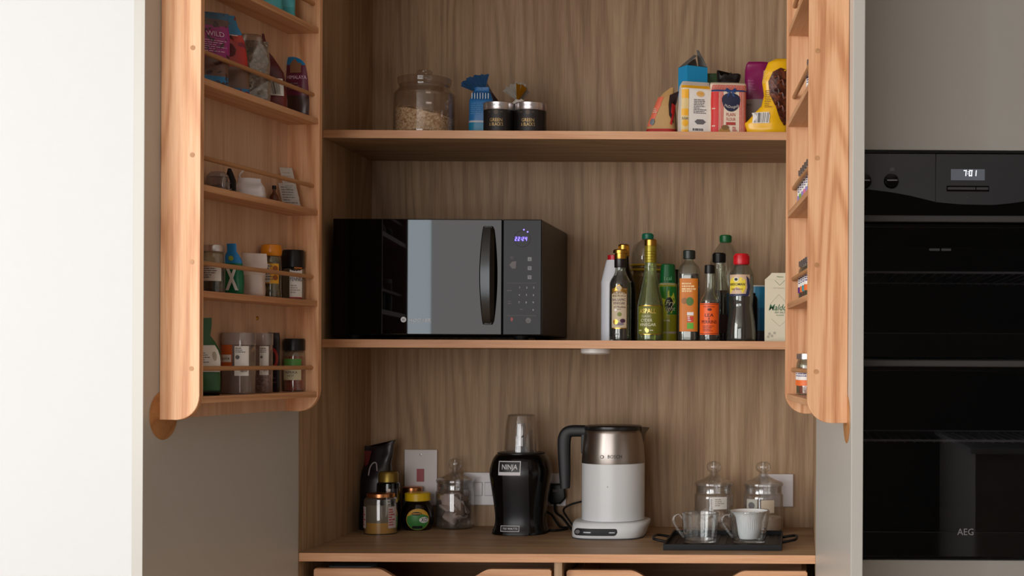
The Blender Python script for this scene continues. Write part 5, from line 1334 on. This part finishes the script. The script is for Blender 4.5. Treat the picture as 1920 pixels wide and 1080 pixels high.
for px in (898, 917):
    x_ = (px-917)*mpp(YB)
    obj('rocker_frame', box(x_-.0104, x_+.0104, -.0090, -.0082, -.0176, .0176, .0002), INKG, ds)
    obj('rocker', box(x_-.0098, x_+.0098, -.0112, -.008, -.0170, .0170, .0010), PLW, ds)
socket(1014, 918, 'white double socket with a black plug in it, behind the kettle handle')
plate(1457, 919.5, .086, .086, 'socket_plate', 'plain white wall plate behind the right-hand pair of lidded jars')
c = at(1043, 926, YB-.02)
t = thing('plug', 'black mains plug in the double socket beside the blender', 'plug', (c.x, YB-.0095, c.z))
obj('plug_body', prism([(-.024, .018), (-.015, .027), (.015, .027), (.024, .018), (.026, -.010), (.012, -.026), (-.012, -.026), (-.026, -.010)], -.022, 0, .004), BLK, t, True, 40)
obj('fuse_window', box(-.008, .008, -.0232, -.022, .006, .013, .0005), INKG, t)
def cable(name, lab, pts, r=.0034):
    tag(obj(name, tube(pts, r, 10, k=6), BLKM, None, True), lab, 'cable')
A_ = lambda px, py, Y: tuple(at(px, py, Y))
zc_ = Z0+.0036
def onw(px, Y): return (at(px, 980, Y).x, Y, zc_)
cable('power_cable', 'thick black flex running from the wall plug down to the kettle base', [A_(1040, 945, 3.755), A_(1042, 960, 3.745), A_(1056, 972, 3.72), onw(1072, 3.69), onw(1084, 3.66), onw(1096, 3.665)])
cable('power_cable', 'black flex looping behind the kettle above the worktop', [A_(1092, 940, 3.74), A_(1070, 946, 3.745), A_(1057, 955, 3.74), A_(1062, 968, 3.72), onw(1080, 3.70), onw(1092, 3.70), onw(1104, 3.72)], .0026)
cable('power_cable', 'black flex trailing from behind the blender across the worktop', [A_(1022, 959, 3.74), A_(1034, 965, 3.745), onw(1050, 3.745), onw(1064, 3.725), onw(1060, 3.69), onw(1040, 3.66), onw(1026, 3.665)], .003)

# blender
Y = 3.643; K = mpp(Y); cx = 977
t = thing('blender', 'black personal blender with a clear upturned cup on top', 'blender', (at(cx, 930, Y).x, Y, B))
z_ = lambda p: Zr(cx, p, Y, B)
pr = [(50.5, 1012), (52, 1000), (51, 992), (47.5, 982), (46.5, 965), (50, 935), (56, 895), (56.5, 880), (52, 862), (46, 852), (43, 850)]
pr = [(a*K, max(0, z_(b))) for a, b in pr]; pr[0] = (pr[0][0], 0)
sp = smoothprof(pr, 4); sp = [(r, max(0, z)) for r, z in sp]
BG = mat('blender_gloss_black', (6, 6, 7), .16, 0, .3); BP = mat('blender_panel', (20, 20, 23), .32, 0, .35)
obj('motor_base', lathe(sp, 64, 2.6), BG, t, True, 50)
s = sq(sp, 2.6)
fp = bmesh.new(); G = []
for j in range(29):
    z = z_(1002)+(z_(862)-z_(1002))*j/28; hw = (24 if j < 26 else 22)*K
    G.append([fp.verts.new(s(hw*(i/6-.5)*2, z, .0012)) for i in range(7)])
for a, b in zip(G, G[1:]):
    for i in range(6): fp.faces.new((a[i], a[i+1], b[i+1], b[i]))
obj('front_panel', fp, BP, t, True)
obj('collar', lathe([(44*K, z_(850.5)), (44*K, z_(848)), (36*K, z_(846.5)), (33*K, z_(846.5))], 48), BLK, t, True)
cup_ = obj('cup', loft([(z, r, r) for r, z in (lambda o: o+[(a-.0018, b-.0018 if i else b) for i, (a, b) in enumerate(reversed(o))])(smoothprof([(32*K, z_(847)), (31.5*K, z_(835)), (29*K, z_(800)), (26*K, z_(782)), (22*K, z_(776.5)), (2*K, z_(775.5))], 4))], 48, cap0=False, cap1=False), CLEAR, t, True, 60)
obj('cup_rim', tube([(24.5*K*math.cos(a*math.pi/20), 24.5*K*math.sin(a*math.pi/20), z_(778.5)) for a in range(40)], .0012, 6, True), CLEAR, cup_, True)
obj('inner_column', loft([(z_(847), .014, .010), (z_(835), .0125, .009), (z_(800), .0115, .006), (z_(793), .008, .004)], 24, 3), glass('frosted_column', (225, 222, 222), .12, .5, .1, 2, .22, (170, 168, 170)), t, True)
bl_ = obj('blade_hub', lathe([(12*K, z_(847)), (11*K, z_(838)), (6*K, z_(836)), (5*K, z_(828)), (2.5*K, z_(824))], 24), mat('hub_grey', (120, 124, 132), .35), t, True)
for a in range(4):
    bm = bmesh.new(); an = a*math.pi/2+.5; dz = .012 if a % 2 else -.001
    q = [(0, -.002, 0), (.013, -.003, dz), (.016, .0, dz*1.3), (.013, .002, dz), (0, .002, 0)]
    bm.faces.new([bm.verts.new(Vector(v)) for v in q]); bmesh.ops.solidify(bm, geom=bm.faces[:], thickness=.0008)
    bmesh.ops.transform(bm, matrix=Matrix.Translation((0, 0, z_(826))) @ Matrix.Rotation(an, 4, 'Z'), verts=bm.verts); obj('blade', bm, CHR, bl_)
sh = lambda x, z, o=0: s(x, z, .0014+o)
LX = -11*K
q = patch(t, sh, LX-21*K, LX+20.5*K, z_(887), z_(861), WINK, .0003, 'badge', 10, 4)
patch(q, sh, LX-19.5*K, LX+19*K, z_(881), z_(862.6), mat('badge_dark', (34, 34, 38), .4), .0007, 'badge_face', 10, 3)
text(q, 'NINJA', 9*K, WINK, LX, z_(876), sh, .0012, width=29*K, bold=.015)
q = patch(t, sh, LX-18*K, LX+17.5*K, z_(991), z_(980.5), WINK, .0003, 'badge', 10, 2); patch(q, sh, LX-17*K, LX+16.5*K, z_(990), z_(981.5), mat('badge_dark', (0, 0, 0)), .0006, 'badge_face', 10, 1)
text(q, '700 WATTS', 3.6*K, WINK, LX, z_(987.5), sh, .0011, width=28*K, bold=.01)

# kettle base
Y = 3.600; K = mpp(3.52)
t = thing('kettle', 'white and steel electric kettle with a black handle standing on its base', 'kettle', (at(1150, 900, 3.59).x, 3.59, B+.0405))
kb = thing('power_stand', 'white kettle power base with a dark touch strip on its front', 'kettle stand', (at(1146, 990, 3.59).x, 3.59, B))
KW = mat('kettle_white', (216, 219, 221), .3)
secs = [(.000, .087, .090, -.004, 0, 3.2), (.004, .0885, .092, -.004, 0, 3.4), (.020, .0915, .092, -.0015, 0, 3.4), (.034, .094, .089, .002, 0, 3.0), (.0395, .092, .086, .004, 0, 2.8), (.0405, .088, .082, .004, 0, 2.8)]
obj('base_body', loft(fine(secs, 3), 64, 3.2), KW, kb, True, 50)
obj('rubber_rim', loft([(-.0, .0885, .0925, -.004, 0, 3.4), (.003, .0895, .0932, -.004, 0, 3.4)], 64), mat('rim_grey', (70, 72, 76), .5), kb, True)
bs = onloft(fine(secs, 3))
KB = mpp(3.5)
x0, x1 = (1084-1146)*KB, (1168-1146)*KB; zc2 = .0185; hh = .0085
poly = []
for i in range(13): a = math.pi/2+math.pi*i/12; poly.append((x0+hh+hh*math.cos(a), zc2+hh*math.sin(a)))
for i in range(13): a = -math.pi/2+math.pi*i/12; poly.append((x1-hh+hh*math.cos(a), zc2+hh*math.sin(a)))
def pill(a, z):
    e = max(0, (x0+hh)-a, a-(x1-hh))
    return a, zc2+(z-zc2)*math.sqrt(max(0, 1-(e/hh)**2))
q = patch(kb, bs, x0, x1, zc2-hh, zc2+hh, mat('strip_dark', (34, 34, 38), .5, 0, .25), .0012, 'control_strip', 40, 4, pill)
blob(q, bs, [(x0+.010+(.0065)*math.cos(a*.3142), zc2+.0048*math.sin(a*.3142)) for a in range(20)], mat('button_silver', (150, 152, 156), .35, .5), .002, 'button')
for a, b in ((x0+.026, x0+.044), (x1-.020, x1-.006)): patch(q, bs, a, b, zc2-.002, zc2+.0008, MATS['button_silver'], .002, 'indicator', 3, 1)
text(q, 'C', .004, WINK, (1146-1146)*KB, zc2+.002, bs, .0014) if False else None
# kettle body
K = mpp(3.59); z_ = lambda p: Zr(1150, p, 3.59, B+.0405)
obj('body', lathe([(56.5*K, 0), (58.5*K, .002), (58.5*K, z_(867))], 72), KW, t, True)
STL = mat('kettle_steel', (156, 148, 142), .33, 1)
st = obj('steel_collar', lathe([(58.8*K, z_(867)), (59*K, z_(866)), (57.5*K, z_(840)), (54.5*K, z_(812)), (53.5*K, z_(806)), (52*K, z_(804.5))], 72), STL, t, True)
obj('lid', lathe([(53.5*K, z_(806)), (54*K, z_(805)), (53.5*K, z_(799)), (50*K, z_(797)), (5*K, z_(796.3))], 64), mat('lid_black', (18, 18, 20), .3), t, True)
bm = bmesh.new()   # spout lip
V = [(46*K, -14*K, z_(800)), (68*K, 0, z_(801)), (46*K, 14*K, z_(800)), (50*K, -12*K, z_(818)), (60*K, 0, z_(812)), (50*K, 12*K, z_(818)), (55*K, 0, z_(840))]
v = [bm.verts.new(a) for a in V]
for f_ in ((0, 3, 4, 1), (1, 4, 5, 2), (3, 6, 4), (4, 6, 5), (0, 1, 2)): bm.faces.new([v[i] for i in f_])
bmesh.ops.solidify(bm, geom=bm.faces[:], thickness=.001)
obj('spout', bm, STL, t, True, 60)
HB_ = mat('handle_rubber_black', (24, 26, 30), .5)
hp = [(-44, 806), (-62, 805.5), (-80, 806), (-90, 811), (-95, 822), (-95.5, 845), (-94, 880), (-92.5, 916)]
hw_ = [11, 11, 11, 12, 12.5, 12, 11, 9]
bm = bmesh.new(); R = []
hq = []
for i in range(len(hp)-1):
    P_ = [hp[max(i-1, 0)], hp[i], hp[i+1], hp[min(i+2, len(hp)-1)]]; W_ = (hw_[i], hw_[i+1])
    for j in range(4):
        u = j/4; hq.append(tuple(.5*(2*P_[1][c]+(P_[2][c]-P_[0][c])*u+(2*P_[0][c]-5*P_[1][c]+4*P_[2][c]-P_[3][c])*u*u+(3*P_[1][c]-P_[0][c]-3*P_[2][c]+P_[3][c])*u**3) for c in (0, 1))+(W_[0]+(W_[1]-W_[0])*u,))
hq.append(hp[-1]+(hw_[-1],))
# centre line lies half a thickness below/right of the outer edge
for i, (x, y, w_) in enumerate(hq):
    a = hq[max(i-1, 0)]; b = hq[min(i+1, len(hq)-1)]; tx, tz = (b[0]-a[0]), -(b[1]-a[1]); l = math.hypot(tx, tz); tx, tz = tx/l, tz/l
    nx, nz_ = -tz, tx
    c = Vector((x*K, 0, z_(y)))
    c += Vector((nx, 0, nz_))*(w_*.25*K)
    r_1 = []
    for j in range(16):
        an = 2*math.pi*j/16; e1 = math.copysign(abs(math.cos(an))**.7, math.cos(an)); e2 = math.copysign(abs(math.sin(an))**.7, math.sin(an))
        r_1.append(bm.verts.new(c+Vector((nx, 0, nz_))*(e1*w_*K)+Vector((0, 1, 0))*(e2*.0135)))
    R.append(r_1)
for a, b in zip(R, R[1:]):
    for j in range(16): bm.faces.new((a[j], a[(j+1) % 16], b[(j+1) % 16], b[j]))
bm.faces.new(R[0][::-1]); bm.faces.new(R[-1])
obj('handle', bm, HB_, t, True, 60)
obj('handle_bridge', box(-60*K, -45*K, -.012, .012, z_(850), z_(806), .003), HB_, t)
text(t, 'BOSCH', 6*K, mat('steel_ink', (60, 56, 56), .5), 10*K, z_(855.5), cyl(58.6*K), .0008, width=26*K, bold=.012)
e = blob(t, cyl(58.6*K), ell(-14*K, z_(853), 3.6*K, 3.2*K), MATS['steel_ink'], .0006); blob(e, cyl(58.6*K), ell(-14*K, z_(853), 2.4*K, 2.1*K), STL, .001)
blob(t, cyl(58.5*K), ell(-3*K, z_(908), 1*K, 1.6*K, 8), GRY, .0006, 'mark')

# tray
Yf, Yb = 3.315, 3.595
xl_, xr_ = at(1243, 1030, Yf).x, at(1466, 1030, Yf).x
t = thing('tray', 'black metal tray with wire loop handles carrying two glass cups', 'tray', ((xl_+xr_)/2, (Yf+Yb)/2, B))
W, D = (xr_-xl_)/2, (Yb-Yf)/2
TRM = mat('tray_black', (11, 11, 13), .45, 0, .25)
obj('tray_floor', box(-W+.004, W-.004, -D+.004, D-.004, 0, .003), TRM, t)
for nm, a in (('rim', (-W, W, -D, -D+.004)), ('rim', (-W, W, D-.004, D)), ('rim', (-W, -W+.004, -D+.004, D-.004)), ('rim', (W-.004, W, -D+.004, D-.004))):
    obj(nm, box(*a, 0, .014, .001), TRM, t)
for i in range(13):
    x = -W+.016+i*(2*W-.032)/12; obj('ridge', box(x-.0035, x+.0035, -D+.006, D-.006, .003, .0048, .0006), TRM, t)
for sx in (-1, 1):
    obj('handle', tube([(sx*(W-.001), -.050, .008), (sx*(W+.020), -.047, .012), (sx*(W+.032), -.036, .014), (sx*(W+.034), 0, .015), (sx*(W+.032), .036, .014), (sx*(W+.020), .047, .012), (sx*(W-.001), .050, .008)], .0032, 10, k=4), TRM, t, True)
# glass cups
GC_ = glass('cup_glass', (250, 251, 251), .07, .9, .01, 2.3, .02, (225, 228, 230))
def mug(cx, lab, rt, rb, h, Y=3.425):
    t = thing('glass_cup', lab, 'cup', (at(cx, 1000, Y).x, Y, B+.0049), 0, 'glass cups on the black tray')
    pr = [(rb*.93, 0), (rb, .002), (rb*1.005, .010), ((rb+rt)/2, h*.5), (rt*.99, h*.9), (rt, h)]
    obj('cup_body', shell(smoothprof(pr, 4), .0034, 56, floor=.008), GC_, t, True, 55)
    obj('rim', tube([((rt-.0016)*math.cos(a*math.pi/24), (rt-.0016)*math.sin(a*math.pi/24), h) for a in range(48)], .0017, 8, True), GC_, t, True)
    hp = [(-rb*1.0, 0, .012), (-rb-.010, 0, .024), (-rb-.021, 0, .040), (-rb-.026, 0, .052), (-rb-.022, 0, .062), (-rb-.012, 0, .066), (-rt+.001, 0, h*.80)]
    obj('handle', tube(hp, .0042, 12, k=5, flat=.8), GC_, t, True)
    return t
mug(1313, 'empty glass cup on the left of the black tray', .0440, .0385, .070)
t = mug(1404.5, 'glass cup on the right of the tray with a white ribbed dish inside it', .0485, .0385, .076)
# white ribbed dish inside
dd = thing('ramekin', 'white ribbed paper-thin dish standing inside the right-hand glass cup', 'dish', (at(1404.5, 1000, 3.425).x, 3.425, B+.0049+.0050))
bm = bmesh.new(); R = []
for r, z in ((.017, .004), (.0225, .005), (.0250, .014), (.0275, .034), (.0310, .055), (.0400, .0680), (.0445, .0695), (.0395, .0668), (.0290, .054), (.0255, .034), (.0230, .014), (.018, .008)):
    R.append([bm.verts.new(((r*(1+(.036 if (.005 < z < .060) and i % 2 else 0)))*math.cos(2*math.pi*i/72), (r*(1+(.036 if (.005 < z < .060) and i % 2 else 0)))*math.sin(2*math.pi*i/72), z)) for i in range(72)])
for a, b in zip(R, R[1:]):
    for i in range(72): bm.faces.new((a[i], a[(i+1) % 72], b[(i+1) % 72], b[i]))
bm.faces.new(R[0][::-1]); bm.faces.new(R[-1])
obj('dish_body', bm, mat('dish_white', (240, 242, 243), .4), dd, True, 30)
obj('dish_rim', tube([(.0440*math.cos(a*math.pi/24), .0440*math.sin(a*math.pi/24), .0697) for a in range(48)], .0014, 8, True), MATS['dish_white'], dd, True)

# in the drawers
p0, p1 = at(622, 1059, 3.36), at(703, 1059, 3.36)
tag(obj('folded_paper', loft([(0, (p1.x-p0.x)/2, .03, 0, 0, 8), (.022, (p1.x-p0.x)/2, .03, 0, 0, 8)], 32), mat('paper_bluegrey', (116, 122, 132), .6)), 'blue-grey folded paper stack just visible over the left drawer front', 'paper')
o = bpy.data.objects['folded_paper']; o.location = ((p0.x+p1.x)/2, 3.36, p0.z-.021)
